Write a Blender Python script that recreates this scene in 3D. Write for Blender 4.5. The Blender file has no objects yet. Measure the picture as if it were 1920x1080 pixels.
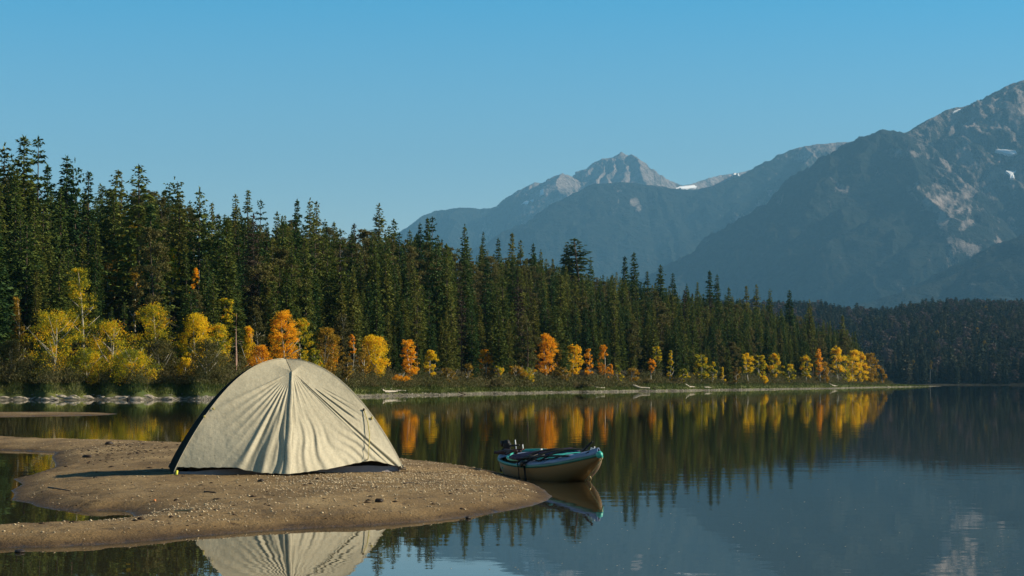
import bpy, bmesh, math, random
import numpy as np
from mathutils import Vector, Matrix, noise as mnoise

# ------------------------------------------------------------------ camera, sky, sun, exposure
scene = bpy.context.scene
COL = scene.collection
R = math.radians
random.seed(7)
RNG = np.random.default_rng(7)

FPX = 3733.3           # focal length in photo pixels (70 mm on 36 mm)
HC = 0.97              # camera height above the lake
PITCH = math.atan((718.5 - 540) / FPX)
cam_d = bpy.data.cameras.new('camera'); cam_d.lens = 70; cam_d.sensor_width = 36
cam_d.clip_start = 0.1; cam_d.clip_end = 60000
cam = bpy.data.objects.new('camera', cam_d); COL.objects.link(cam)
cam.location = (0, 0, HC); cam.rotation_euler = (math.pi / 2 + PITCH, 0, 0)
scene.camera = cam

SUN_EL, SUN_AZ = 29.0, 88.0      # azimuth measured clockwise from +Y (the view direction); 90 = from the right
world = bpy.data.worlds.new('World'); scene.world = world; world.use_nodes = True
wn, wl = world.node_tree.nodes, world.node_tree.links
wn.clear()
sky = wn.new('ShaderNodeTexSky'); sky.sky_type = 'NISHITA'; sky.sun_disc = False
sky.sun_elevation = R(SUN_EL); sky.sun_rotation = R(SUN_AZ)
sky.altitude = 900; sky.air_density = 1.0; sky.dust_density = 0.3; sky.ozone_density = 3.0
tint = wn.new('ShaderNodeMixRGB'); tint.blend_type = 'MULTIPLY'; tint.inputs['Fac'].default_value = 1
wg = wn.new('ShaderNodeNewGeometry'); wx = wn.new('ShaderNodeSeparateXYZ'); wl.new(wg.outputs['Incoming'], wx.inputs[0])
wm = wn.new('ShaderNodeMath'); wm.operation = 'ABSOLUTE'; wl.new(wx.outputs[2], wm.inputs[0])
wr_ = wn.new('ShaderNodeValToRGB'); wr_.color_ramp.elements[0].position = 0.0; wr_.color_ramp.elements[0].color = (1.5, 1.06, 0.80, 1)
wr_.color_ramp.elements[1].position = 0.21; wr_.color_ramp.elements[1].color = (0.10, 0.93, 1.10, 1)
_e = wr_.color_ramp.elements.new(0.65); _e.color = (0.17, 0.19, 0.19, 1)
wl.new(wm.outputs[0], wr_.inputs[0]); wl.new(wr_.outputs[0], tint.inputs['Color2'])
bg = wn.new('ShaderNodeBackground'); bg.inputs['Strength'].default_value = 0.094
wo = wn.new('ShaderNodeOutputWorld')
wl.new(sky.outputs[0], tint.inputs['Color1']); wl.new(tint.outputs[0], bg.inputs['Color']); wl.new(bg.outputs[0], wo.inputs['Surface'])

sd = bpy.data.lights.new('sun', 'SUN'); sd.energy = 5.0; sd.angle = R(0.5); sd.color = (1.0, 0.88, 0.68)
sun = bpy.data.objects.new('sun', sd); COL.objects.link(sun)
sv = Vector((math.sin(R(SUN_AZ)) * math.cos(R(SUN_EL)), math.cos(R(SUN_AZ)) * math.cos(R(SUN_EL)), math.sin(R(SUN_EL))))
sun.rotation_euler = sv.to_track_quat('Z', 'Y').to_euler()

scene.view_settings.view_transform = 'Standard'; scene.view_settings.look = 'None'
scene.view_settings.gamma = 1; scene.view_settings.exposure = 0.68
scene.render.engine = 'CYCLES'
scene.cycles.max_bounces = 6; scene.cycles.diffuse_bounces = 2; scene.cycles.glossy_bounces = 3
scene.cycles.transmission_bounces = 3; scene.cycles.transparent_max_bounces = 8; scene.cycles.volume_bounces = 0
scene.cycles.use_denoising = True
scene.cycles.caustics_reflective = False; scene.cycles.caustics_refractive = False

# ------------------------------------------------------------------ helpers
cp, sp = math.cos(PITCH), math.sin(PITCH)

def ray(px, py):
    x = (px - 960) / FPX; y = -(py - 540) / FPX
    return Vector((x, cp - y * sp, sp + y * cp))

def at(px, py, D):                     # the point seen at (px,py) whose distance along the view axis (Y) is D
    r = ray(px, py); return Vector((r.x * D / r.y, D, HC + r.z * D / r.y))

def ground_at(px, py, z=0.0):          # the point seen at (px,py) at height z
    r = ray(px, py); s = (z - HC) / r.z
    return Vector((r.x * s, r.y * s, z))

def y_of(px_unused, D, z):             # picture row of height z at distance D
    a = math.atan2(z - HC, D) - PITCH
    return 540 - FPX * math.tan(a)

def z_at(py, D):
    return HC + D * math.tan(math.atan((540 - py) / FPX) + PITCH)

def lerp(a, b, t): return a + (b - a) * t

def mesh_np(name, verts, faces, smooth=False):
    me = bpy.data.meshes.new(name)
    verts = np.asarray(verts, dtype=np.float32).reshape(-1, 3)
    faces = np.asarray(faces, dtype=np.int32)
    n, k = faces.shape
    me.vertices.add(len(verts)); me.vertices.foreach_set('co', verts.ravel())
    me.loops.add(n * k); me.loops.foreach_set('vertex_index', faces.ravel())
    me.polygons.add(n); me.polygons.foreach_set('loop_start', np.arange(0, n * k, k, dtype=np.int32))
    me.polygons.foreach_set('loop_total', np.full(n, k, dtype=np.int32))
    if smooth: me.polygons.foreach_set('use_smooth', np.ones(n, dtype=bool))
    me.update(calc_edges=True); me.validate()
    return me

def link(name, me, mat=None, parent=None, loc=None):
    o = bpy.data.objects.new(name, me); COL.objects.link(o)
    if mat is not None and me is not None and len(me.materials) == 0: me.materials.append(mat)
    if parent is not None: o.parent = parent
    if loc is not None: o.location = loc
    return o

def tag(o, label=None, cat=None, group=None, kind=None):
    if label: o['label'] = label
    if cat: o['category'] = cat
    if group: o['group'] = group
    if kind: o['kind'] = kind
    return o

def empty(name, loc, rz=0.0):
    o = bpy.data.objects.new(name, None); COL.objects.link(o); o.location = loc; o.rotation_euler = (0, 0, rz)
    o.empty_display_size = 0.2
    return o

def grid_faces(nr, nc, wrap=False):
    r = np.arange(nr - 1)[:, None]; cN = nc if wrap else nc - 1
    c = np.arange(cN)[None, :]; c2 = (c + 1) % nc
    a = r * nc + c; b = r * nc + c2; d = (r + 1) * nc + c2; e = (r + 1) * nc + c
    return np.stack([a, b, d, e], -1).reshape(-1, 4)

class MB:                               # collects quads / tris of mixed pieces
    def __init__(s): s.v = []; s.f = []
    def grid(s, P, wrap=False, flip=False):
        P = np.asarray(P, float); nr, nc = P.shape[:2]; o = sum(len(x) for x in s.v)
        F = grid_faces(nr, nc, wrap) + o
        if flip: F = F[:, ::-1]
        s.v.append(P.reshape(-1, 3)); s.f += [tuple(map(int, q)) for q in F]
    def tube(s, pts, r, n=6, caps=True):
        pts = [Vector(p) for p in pts]; rs = r if isinstance(r, (list, tuple)) else [r] * len(pts)
        rows = []; up = Vector((0, 0, 1))
        for i, p in enumerate(pts):
            t = (pts[min(i + 1, len(pts) - 1)] - pts[max(i - 1, 0)])
            t = t.normalized() if t.length > 1e-9 else Vector((0, 0, 1))
            a = t.cross(up)
            if a.length < 1e-3: a = t.cross(Vector((1, 0, 0)))
            a.normalize(); b = a.cross(t).normalized()
            rows.append([tuple(p + (a * math.cos(2 * math.pi * k / n) + b * math.sin(2 * math.pi * k / n)) * rs[i]) for k in range(n)])
        o = sum(len(x) for x in s.v)
        s.grid(np.array(rows), wrap=True)
        if caps:
            s.f.append(tuple(o + k for k in range(n))[::-1]); s.f.append(tuple(o + (len(pts) - 1) * n + k for k in range(n)))
    def box(s, c, sz, M=None):
        o = sum(len(x) for x in s.v)
        V = [Vector((x * sz[0] / 2, y * sz[1] / 2, z * sz[2] / 2)) for x in (-1, 1) for y in (-1, 1) for z in (-1, 1)]
        if M is not None: V = [M @ v for v in V]
        s.v.append(np.array([tuple(v + Vector(c)) for v in V]))
        for q in ((0, 1, 3, 2), (4, 6, 7, 5), (0, 4, 5, 1), (2, 3, 7, 6), (0, 2, 6, 4), (1, 5, 7, 3)):
            s.f.append(tuple(o + k for k in q))
    def blob(s, c, sz, seed=0, amp=0.15, sub=2, M=None):
        bm = bmesh.new(); bmesh.ops.create_icosphere(bm, subdivisions=sub, radius=1)
        o = sum(len(x) for x in s.v); V = []
        for v in bm.verts:
            k = 1 + amp * mnoise.noise(v.co * 1.7 + Vector((seed * 3.1, seed * 1.7, seed)))
            p = Vector((v.co.x * sz[0] * k, v.co.y * sz[1] * k, v.co.z * sz[2] * k))
            if M is not None: p = M @ p
            V.append(tuple(p + Vector(c)))
        s.v.append(np.array(V)); s.f += [tuple(o + v.index for v in f.verts) for f in bm.faces]; bm.free()
    def build(s, name, mat, parent=None, smooth=True, bevel=0):
        me = bpy.data.meshes.new(name)
        me.from_pydata([tuple(p) for p in np.concatenate(s.v)], [], s.f)
        if smooth: me.polygons.foreach_set('use_smooth', np.ones(len(me.polygons), dtype=bool))
        me.update(); o = link(name, me, mat, parent)
        if bevel:
            m = o.modifiers.new('bevel', 'BEVEL'); m.width = bevel; m.segments = 2; m.limit_method = 'ANGLE'
        return o

def vnoise(x, y, seed=0):
    rng = np.random.default_rng(seed); T = rng.random((256, 256))
    xi = np.floor(x).astype(int); yi = np.floor(y).astype(int); fx = x - xi; fy = y - yi
    fx = fx * fx * (3 - 2 * fx); fy = fy * fy * (3 - 2 * fy)
    g = lambda a, b: T[a % 256, b % 256]
    return (g(xi, yi) * (1 - fx) + g(xi + 1, yi) * fx) * (1 - fy) + (g(xi, yi + 1) * (1 - fx) + g(xi + 1, yi + 1) * fx) * fy

def fbm(x, y, oct=4, seed=0, ridged=False):
    s = 0; a = 1; tot = 0
    for i in range(oct):
        n = vnoise(x * 2 ** i + 13 * i, y * 2 ** i + 7 * i, seed + i)
        if ridged: n = 1 - abs(2 * n - 1)
        s = s + a * n; tot += a; a *= 0.5
    return s / tot

# ------------------------------------------------------------------ materials
def new_mat(name):
    m = bpy.data.materials.new(name); m.use_nodes = True
    nt = m.node_tree; b = nt.nodes['Principled BSDF']
    return m, nt, nt.nodes, nt.links, b

def ramp(nodes, stops):
    r = nodes.new('ShaderNodeValToRGB'); e = r.color_ramp.elements
    while len(e) < len(stops): e.new(0.5)
    for k, (p, c) in enumerate(stops): e[k].position = p; e[k].color = (*c, 1) if len(c) == 3 else c
    return r

def noise_tex(nodes, links, scale, detail=4, coord=None, rough=0.5):
    n = nodes.new('ShaderNodeTexNoise'); n.inputs['Scale'].default_value = scale; n.inputs['Detail'].default_value = detail
    n.inputs['Roughness'].default_value = rough
    if coord is not None: links.new(coord, n.inputs['Vector'])
    return n

def plain(name, col, rough=0.7, spec=0.3, var=0.12, scale=12, metal=0.0, bump=0.0):
    m, nt, N, L, b = new_mat(name)
    tc = N.new('ShaderNodeTexCoord'); n = noise_tex(N, L, scale, 4, tc.outputs['Object'])
    r = ramp(N, [(0.3, tuple(c * (1 - var) for c in col)), (0.7, tuple(min(1, c * (1 + var)) for c in col))])
    L.new(n.outputs['Fac'], r.inputs['Fac']); L.new(r.outputs[0], b.inputs['Base Color'])
    b.inputs['Roughness'].default_value = rough; b.inputs['Specular IOR Level'].default_value = spec; b.inputs['Metallic'].default_value = metal
    if bump:
        bp = N.new('ShaderNodeBump'); bp.inputs['Strength'].default_value = bump; bp.inputs['Distance'].default_value = 0.01
        L.new(n.outputs['Fac'], bp.inputs['Height']); L.new(bp.outputs[0], b.inputs['Normal'])
    return m

def leaf_mat(name, stops, scale=0.6, trans=0.25, mixobj=0.6):
    """foliage: per-tree variation plus clumpy variation inside the crown"""
    m, nt, N, L, b = new_mat(name)
    oi = N.new('ShaderNodeObjectInfo'); tc = N.new('ShaderNodeTexCoord')
    n = noise_tex(N, L, scale, 3, tc.outputs['Object'])
    n2 = noise_tex(N, L, scale * 6, 2, tc.outputs['Object'])
    mx = N.new('ShaderNodeMath'); mx.operation = 'MULTIPLY_ADD'; mx.inputs[1].default_value = mixobj; L.new(oi.outputs['Random'], mx.inputs[0])
    a = N.new('ShaderNodeMath'); a.operation = 'MULTIPLY_ADD'; a.inputs[1].default_value = (1 - mixobj) * 1.7; a.inputs[2].default_value = -1.2 * (1 - mixobj)
    av = N.new('ShaderNodeMath'); av.operation = 'ADD'; L.new(n.outputs['Fac'], av.inputs[0]); L.new(n2.outputs['Fac'], av.inputs[1])
    L.new(av.outputs[0], a.inputs[0]); L.new(a.outputs[0], mx.inputs[2])
    r = ramp(N, stops); L.new(mx.outputs[0], r.inputs['Fac'])
    L.new(r.outputs[0], b.inputs['Base Color']); b.inputs['Roughness'].default_value = 0.65; b.inputs['Specular IOR Level'].default_value = 0.15
    tr = N.new('ShaderNodeBsdfTranslucent'); L.new(r.outputs[0], tr.inputs['Color'])
    ms = N.new('ShaderNodeMixShader'); ms.inputs[0].default_value = trans
    L.new(b.outputs[0], ms.inputs[1]); L.new(tr.outputs[0], ms.inputs[2]); L.new(ms.outputs[0], N['Material Output'].inputs['Surface'])
    return m

M_CON = leaf_mat('conifer_needles', [(0.0, (0.014, 0.048, 0.022)), (0.3, (0.042, 0.085, 0.020)), (0.6, (0.120, 0.150, 0.026)), (0.9, (0.210, 0.195, 0.038))], 0.5, 0.12, 0.6)
M_FAR = leaf_mat('distant_needles', [(0.0, (0.020, 0.034, 0.022)), (0.6, (0.045, 0.055, 0.025)), (1.0, (0.085, 0.070, 0.035))], 0.3, 0.1, 0.9)
M_OLIVE = leaf_mat('olive_leaves', [(0.0, (0.085, 0.085, 0.022)), (1.0, (0.160, 0.135, 0.040))], 0.6, 0.25, 0.6)
M_DEAD = leaf_mat('brown_needles', [(0.0, (0.045, 0.036, 0.024)), (1.0, (0.085, 0.060, 0.035))], 0.8, 0.1, 0.6)
M_YEL = leaf_mat('yellow_leaves', [(0.1, (0.50, 0.38, 0.015)), (0.45, (0.90, 0.64, 0.015)), (0.8, (0.92, 0.46, 0.02))], 0.8, 0.42, 0.2)
M_ORA = leaf_mat('orange_leaves', [(0.1, (0.50, 0.22, 0.015)), (0.5, (0.92, 0.43, 0.012)), (1.0, (0.92, 0.56, 0.02))], 0.8, 0.42, 0.3)
M_YG = leaf_mat('yellow_green_leaves', [(0.30, (0.12, 0.15, 0.020)), (0.45, (0.38, 0.38, 0.018)), (0.60, (0.82, 0.60, 0.015)), (0.78, (0.90, 0.45, 0.015))], 0.8, 0.42, 0.15)
M_OG = leaf_mat('olive_gold_leaves', [(0.2, (0.15, 0.11, 0.025)), (0.5, (0.38, 0.24, 0.02)), (0.9, (0.62, 0.32, 0.02))], 0.6, 0.3, 0.3)
M_BRUSH = leaf_mat('brush_leaves', [(0.0, (0.055, 0.065, 0.020)), (0.4, (0.10, 0.098, 0.030)), (0.7, (0.15, 0.115, 0.048)), (1.0, (0.15, 0.16, 0.03))], 0.25, 0.25, 0.5)
M_GRASS = leaf_mat('bank_grass', [(0.0, (0.055, 0.085, 0.020)), (0.6, (0.11, 0.135, 0.030)), (1.0, (0.20, 0.19, 0.06))], 0.15, 0.3, 0.2)
M_BARK = plain('conifer_bark', (0.10, 0.075, 0.055), 0.9, 0.1, 0.3, 6)
M_PALEBARK = plain('pale_bark', (0.42, 0.38, 0.30), 0.8, 0.1, 0.25, 6)
M_PINKBARK = plain('dead_trunk_bark', (0.40, 0.26, 0.20), 0.8, 0.1, 0.2, 4)
M_DRIFT = plain('driftwood', (0.42, 0.37, 0.30), 0.8, 0.2, 0.2, 8)
M_DRIFTD = plain('dark_driftwood', (0.10, 0.075, 0.05), 0.8, 0.2, 0.2, 8)
M_ROCK = plain('shore_rock', (0.29, 0.25, 0.20), 0.85, 0.2, 0.35, 2.5, bump=0.6)
M_ROCKD = plain('dark_shore_rock', (0.07, 0.062, 0.055), 0.8, 0.2, 0.3, 3, bump=0.6)

# ------------------------------------------------------------------ water
def make_water():
    m, nt, N, L, b = new_mat('lake_water')
    b.inputs['Base Color'].default_value = (0.032, 0.028, 0.016, 1); b.inputs['Roughness'].default_value = 0.0
    b.inputs['IOR'].default_value = 1.333; b.inputs['Specular IOR Level'].default_value = 0.5
    g = N.new('ShaderNodeNewGeometry'); mp = N.new('ShaderNodeMapping'); mp.inputs['Scale'].default_value = (0.8, 1.6, 1)
    L.new(g.outputs['Position'], mp.inputs['Vector'])
    n1 = noise_tex(N, L, 1.3, 2, mp.outputs[0]); n2 = noise_tex(N, L, 7.0, 2, mp.outputs[0])
    ad = N.new('ShaderNodeMath'); ad.operation = 'MULTIPLY_ADD'; ad.inputs[1].default_value = 0.12
    L.new(n2.outputs['Fac'], ad.inputs[0]); L.new(n1.outputs['Fac'], ad.inputs[2])
    # breeze patches: some areas calmer than others
    n3 = noise_tex(N, L, 0.04, 2, g.outputs['Position'])
    rr = ramp(N, [(0.4, (0.35,) * 3), (0.65, (1.0,) * 3)]); L.new(n3.outputs['Fac'], rr.inputs['Fac'])
    bp = N.new('ShaderNodeBump'); bp.inputs['Distance'].default_value = 0.0020
    L.new(rr.outputs[0], bp.inputs['Strength'])
    L.new(ad.outputs[0], bp.inputs['Height']); L.new(bp.outputs[0], b.inputs['Normal'])
    S = 24000
    me = mesh_np('lake', [(-S, -400, 0), (S, -400, 0), (S, S, 0), (-S, S, 0)], [(0, 1, 2, 3)])
    tag(link('lake', me, m), 'calm dark lake mirroring the forest and mountains', 'water', kind='structure')
make_water()

# ------------------------------------------------------------------ mountains
def mountain(name, label, ridges, pxr, Dr, nx, ny, slope, amp, seed, paint, mat_cols, gul=0.0):
    px = np.linspace(pxr[0], pxr[1], nx); D = np.linspace(Dr[0], Dr[1], ny)
    PX, DD = np.meshgrid(px, D); X = (PX - 960) / FPX * DD
    Z = np.full_like(X, -1e9); DST = np.full_like(X, 1e9)
    WX = WD = 0.0
    for ir, rd in enumerate(ridges):
        k = rd.get('k', slope)
        if ir == 1:
            wq = np.clip(DST / 300, 0, 1)
            WX = (fbm(X / 700, DD / 700, 4, seed + 40) - .5) * 520 * wq; WD = (fbm(X / 700, DD / 700, 4, seed + 50) - .5) * 520 * wq
        P = [(lambda v: (v.x, v.y, v.z))(at(p[0], p[1], p[2])) for p in rd['p']]
        for (x0, y0, z0), (x1, y1, z1) in zip(P[:-1], P[1:]):
            dx, dy = x1 - x0, y1 - y0; L2 = dx * dx + dy * dy
            QX = X + WX; QD = DD + WD
            t = np.clip(((QX - x0) * dx + (QD - y0) * dy) / L2, 0, 1)
            d = np.hypot(QX - x0 - t * dx, QD - y0 - t * dy)
            z = z0 + t * (z1 - z0) - k * d
            up = z > Z; Z = np.where(up, z, Z); DST = np.where(up, d, DST)
    w = np.clip(DST / 350, 0.0, 1)
    n = fbm(X / 800, DD / 800, 6, seed, True) - 0.55
    g = fbm(X / 130 + 4 * n, DD / 700, 4, seed + 9, True) - 0.55
    Z = Z + (fbm(X / 80, DD / 80, 5, seed + 70, True) - .6) * 38 * np.clip(DST / 60, .35, 1) + amp * n * w + gul * g * np.clip(DST / 200, 0.14, 1)
    V = np.stack([X, DD, Z], -1)
    me = mesh_np(name, V, grid_faces(ny, nx), True)
    # bare rock and snow belong to places on the slope: stored as a vertex attribute
    a = np.arctan2(Z - HC, DD) - PITCH; PY = 540 - FPX * np.tan(a)
    nn = fbm(PX / 26, PY / 26, 4, seed + 20)
    rock = paint(PX, PY, Z, DST, nn); rock = np.clip(rock, 0, 1)
    at_ = me.attributes.new('rock', 'FLOAT', 'POINT'); at_.data.foreach_set('value', rock.ravel().astype(np.float32))
    m, nt, N, L, b = new_mat(name + '_slopes')
    A = N.new('ShaderNodeAttribute'); A.attribute_name = 'rock'
    gp = N.new('ShaderNodeNewGeometry')
    n1 = noise_tex(N, L, 0.02, 6, gp.outputs['Position'], 0.7)
    fr = ramp(N, [(0.35, mat_cols[0]), (0.7, mat_cols[1])]); L.new(n1.outputs['Fac'], fr.inputs['Fac'])
    n2 = noise_tex(N, L, 0.012, 6, gp.outputs['Position'], 0.7)
    rk = ramp(N, [(0.3, mat_cols[2]), (0.7, mat_cols[3])]); L.new(n2.outputs['Fac'], rk.inputs['Fac'])
    mpp = N.new('ShaderNodeMapping'); mpp.inputs['Scale'].default_value = (2.2, .7, .7); mpp.inputs['Rotation'].default_value = (0, .35, .3); L.new(gp.outputs['Position'], mpp.inputs[0])
    n3 = noise_tex(N, L, 0.007, 8, mpp.outputs[0], 0.8)
    s = N.new('ShaderNodeMath'); s.operation = 'MULTIPLY_ADD'; s.inputs[1].default_value = 4.0; s.inputs[2].default_value = -2.1; L.new(n3.outputs['Fac'], s.inputs[0])
    s2 = N.new('ShaderNodeMath'); s2.operation = 'ADD'; L.new(A.outputs['Fac'], s2.inputs[0]); L.new(s.outputs[0], s2.inputs[1])
    sm = ramp(N, [(0.35, (0, 0, 0)), (0.9, (1, 1, 1))]); L.new(s2.outputs[0], sm.inputs['Fac'])
    mx = N.new('ShaderNodeMixRGB'); L.new(sm.outputs[0], mx.inputs[0]); L.new(fr.outputs[0], mx.inputs[1]); L.new(rk.outputs[0], mx.inputs[2])
    L.new(mx.outputs[0], b.inputs['Base Color']); b.inputs['Roughness'].default_value = 0.95; b.inputs['Specular IOR Level'].default_value = 0.05
    bp = N.new('ShaderNodeBump'); bp.inputs['Strength'].default_value = 1.0; bp.inputs['Distance'].default_value = 70
    L.new(n1.outputs['Fac'], bp.inputs['Height']); L.new(bp.outputs[0], b.inputs['Normal'])
    o = tag(link(name, me, m), label, 'mountain', kind='structure')
    return px, D, Z

def blobmask(PX, PY, spots, nn):
    m = np.zeros_like(PX)
    for (x, y, rx, ry, s) in spots:
        d = np.hypot((PX - x) / rx, (PY - y) / ry) + (nn - 0.5) * 3.2
        m = np.maximum(m, s * np.clip(1.5 - d, 0, 1) ** 1.3)
    return m

def on_slope(px, py, G):              # where the line of sight through (px,py) meets a mountain grid
    gx, gd, Z = G; col = Z[:, int(np.argmin(abs(gx - px)))]
    a = math.atan((540 - py) / FPX) + PITCH
    los = HC + gd * math.tan(a)
    k = np.argmax(col >= los)
    return at(px, py, gd[k] - 30)

def snow(poly, G, label):
    pts = [on_slope(x, y, G) for x, y in poly]
    c = sum((p for p in pts), Vector()) / len(pts)
    bm = bmesh.new(); n = len(pts)
    ring = []
    for i in range(n * 4):             # ragged edge
        a = pts[i // 4].lerp(pts[(i // 4 + 1) % n], (i % 4) / 4)
        ring.append(bm.verts.new(a + (a - c) * random.uniform(-0.16, 0.12)))
    m = bm.verts.new(c + Vector((0, -6, 3)))
    for i in range(len(ring)): bm.faces.new((ring[i], ring[(i + 1) % len(ring)], m))
    low = [bm.verts.new(v.co + Vector((0, 14, -10))) for v in ring]
    for i in range(len(ring)): bm.faces.new((ring[(i + 1) % len(ring)], ring[i], low[i], low[(i + 1) % len(ring)]))
    me = bpy.data.meshes.new('snow_patch'); bm.to_mesh(me); bm.free()
    tag(link('snow_patch', me, M_SNOW), label, 'snow', 'snow patches on the mountains', 'structure')

M_SNOW = plain('old_snow', (0.82, 0.83, 0.86), 0.7, 0.2, 0.05, 0.05)

FOREST = ((0.008, 0.016, 0.014), (0.036, 0.040, 0.030))
ROCKC = ((0.20, 0.17, 0.155), (0.52, 0.42, 0.37))

def paint_far(PX, PY, Z, DST, nn):
    r = np.clip((370 - PY) / 50 + 0.65 + (nn - 0.5) * 1.2, 0, 1) * np.clip((PX - 940) / 40, 0, 1)
    return np.maximum(r, blobmask(PX, PY, [(910, 420, 14, 22, .8), (1000, 405, 22, 18, .8), (1040, 365, 40, 22, .8)], nn))
Ra = [(640, 520, 14.4), (700, 470, 14.5), (760, 428, 14.6), (790, 405, 14.6), (820, 393, 14.7), (860, 390, 14.7), (900, 392, 14.8), (940, 385, 14.8), (965, 378, 14.9), (985, 352, 15), (1003, 342, 15), (1030, 345, 15), (1040, 332, 14.8), (1055, 325, 14.6), (1065, 329, 14.7), (1078, 336, 15), (1100, 326, 15.1), (1112, 306, 15), (1130, 298, 15), (1150, 294, 15), (1165, 284, 15), (1185, 297, 15), (1215, 318, 15), (1250, 336, 15), (1280, 348, 15.2), (1310, 341, 15.6), (1340, 331, 15.8), (1375, 326, 15.9), (1405, 318, 16), (1450, 335, 16), (1520, 380, 16)]
km = lambda L: [(a, b, c * 1000) for a, b, c in L]
G1 = mountain('mountain_far_range', 'jagged pale rocky peaks farthest away in blue haze', [
    {'p': km(Ra)},
    {'p': km([(1055, 325, 14.6), (1040, 365, 14.0), (1010, 420, 13.3)]), 'k': 0.85},
    {'p': km([(1112, 306, 15), (1122, 345, 14.4), (1128, 400, 13.8)]), 'k': 1.3},
    {'p': km([(1130, 298, 15), (1142, 335, 14.5), (1150, 390, 13.9)]), 'k': 1.3},
    {'p': km([(1150, 293, 15), (1162, 330, 14.5), (1172, 380, 13.9)]), 'k': 1.4},
    {'p': km([(1175, 290, 15), (1190, 330, 14.4), (1202, 380, 13.8)]), 'k': 1.0},
    {'p': km([(985, 352, 15), (970, 400, 14.2)]), 'k': 0.8},
    {'p': km([(860, 390, 14.7), (850, 450, 13.9)]), 'k': 0.8},
    {'p': km([(940, 385, 14.8), (935, 440, 14.0)]), 'k': 0.8},
], (620, 1560), (12300, 16400), 900, 330, 0.92, 170, 3, paint_far, (*FOREST, *ROCKC), 130)

def paint_mid(PX, PY, Z, DST, nn):
    top = np.clip((300 - PY) / 30 + 0.3, 0, 1) * np.clip((PX - 1440) / 60, 0, 1) * 0.9
    return np.maximum(top, blobmask(PX, PY, [(1150, 352, 10, 6, .9), (1165, 358, 9, 8, .9), (1176, 368, 9, 8, .9), (1188, 380, 8, 8, .9), (1198, 391, 7, 7, .8), (1160, 375, 5, 9, .6), (1560, 290, 60, 16, .8), (1455, 345, 14, 40, .55), (1430, 400, 40, 24, .6), (1390, 400, 30, 20, .5)], nn))
G2 = mountain('mountain_middle', 'dark forested blue mountain in the middle with a flat topped shoulder', [
    {'p': km([(780, 600, 11.2), (850, 555, 11.4), (900, 505, 11.5), (975, 440, 11.7), (1040, 392, 11.8), (1085, 362, 11.9), (1115, 345, 12), (1145, 343, 12), (1180, 340, 12), (1215, 346, 12), (1262, 353, 12), (1300, 357, 12), (1340, 347, 12), (1400, 325, 12.1), (1450, 300, 12.2), (1480, 282, 12.3), (1510, 273, 12.3), (1560, 269, 12.3), (1612, 265, 12.3), (1680, 262, 12.4), (1760, 280, 12.5)])},
    {'p': km([(1612, 268, 12.3), (1590, 320, 11.7), (1560, 400, 10.9)]), 'k': 0.85},
    {'p': km([(1510, 273, 12.3), (1500, 330, 11.7), (1480, 400, 11.0)]), 'k': 0.9},
], (760, 1800), (9700, 13200), 620, 300, 0.60, 130, 11, paint_mid, (*FOREST, *ROCKC), 50)

def paint_near(PX, PY, Z, DST, nn):
    scree = blobmask(PX, PY, [(1800, 430, 38, 55, 1.0), (1765, 380, 28, 26, .9), (1860, 300, 70, 24, .8), (1740, 350, 40, 12, .7), (1850, 350, 60, 25, .6), (1895, 480, 40, 30, .5), (1710, 290, 30, 10, .8), (1790, 480, 20, 30, .8), (1580, 355, 14, 6, .7)], nn)
    return np.maximum(scree, np.maximum(np.clip((250 - PY) / 60 + 0.35 + (nn - 0.5), 0, 0.75), np.clip((470 - PY) / 200, 0, .52) * np.clip((PX - 1700 - (PY - 250) * .45) / 30, 0, 1)) * np.clip((PX - 1680) / 40, 0, 1))
G3 = mountain('mountain_near', 'great blue mountain on the right with sunlit scree and high rocky summit', [
    {'p': km([(1000, 640, 8.0), (1150, 590, 8.1), (1270, 522, 8.3), (1300, 497, 8.4), (1350, 465, 8.5), (1400, 440, 8.6), (1450, 415, 8.6), (1490, 392, 8.7), (1550, 345, 8.8), (1590, 308, 8.9), (1612, 285, 8.95), (1655, 241, 9.0), (1672, 246, 9.0), (1695, 250, 9.1), (1720, 240, 9.2), (1760, 215, 9.3), (1785, 203, 9.35), (1800, 200, 9.4), (1850, 190, 9.4), (1865, 175, 9.4), (1888, 160, 9.4), (1920, 150, 9.4), (1990, 130, 9.5), (2100, 170, 9.5), (2300, 260, 9.5)])},
    {'p': km([(1655, 243, 9.0), (1690, 300, 8.6), (1735, 370, 8.15), (1785, 450, 7.7), (1830, 540, 7.2)]), 'k': 0.66},
    {'p': km([(1800, 200, 9.4), (1830, 270, 8.9), (1870, 340, 8.5), (1900, 400, 8.1)]), 'k': 0.72},
    {'p': km([(1920, 150, 9.4), (1960, 260, 8.7), (2000, 380, 8.0)]), 'k': 0.72},
], (980, 2300), (6600, 10400), 760, 330, 0.64, 170, 23, paint_near, (*FOREST, *ROCKC), 90)

mountain('mountain_foothill', 'dark blue wooded ridge sloping down at the right edge', [
    {'p': km([(1380, 640, 6.2), (1500, 604, 6.2), (1580, 580, 6.2), (1640, 562, 6.3), (1700, 545, 6.3), (1780, 518, 6.4), (1850, 487, 6.5), (1920, 445, 6.6), (2000, 400, 6.6), (2300, 320, 6.7)])},
], (1360, 2300), (4900, 7300), 420, 150, 0.5, 60, 31, lambda PX, PY, Z, D, nn: np.zeros_like(PX), (*FOREST, *ROCKC), 15)

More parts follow.
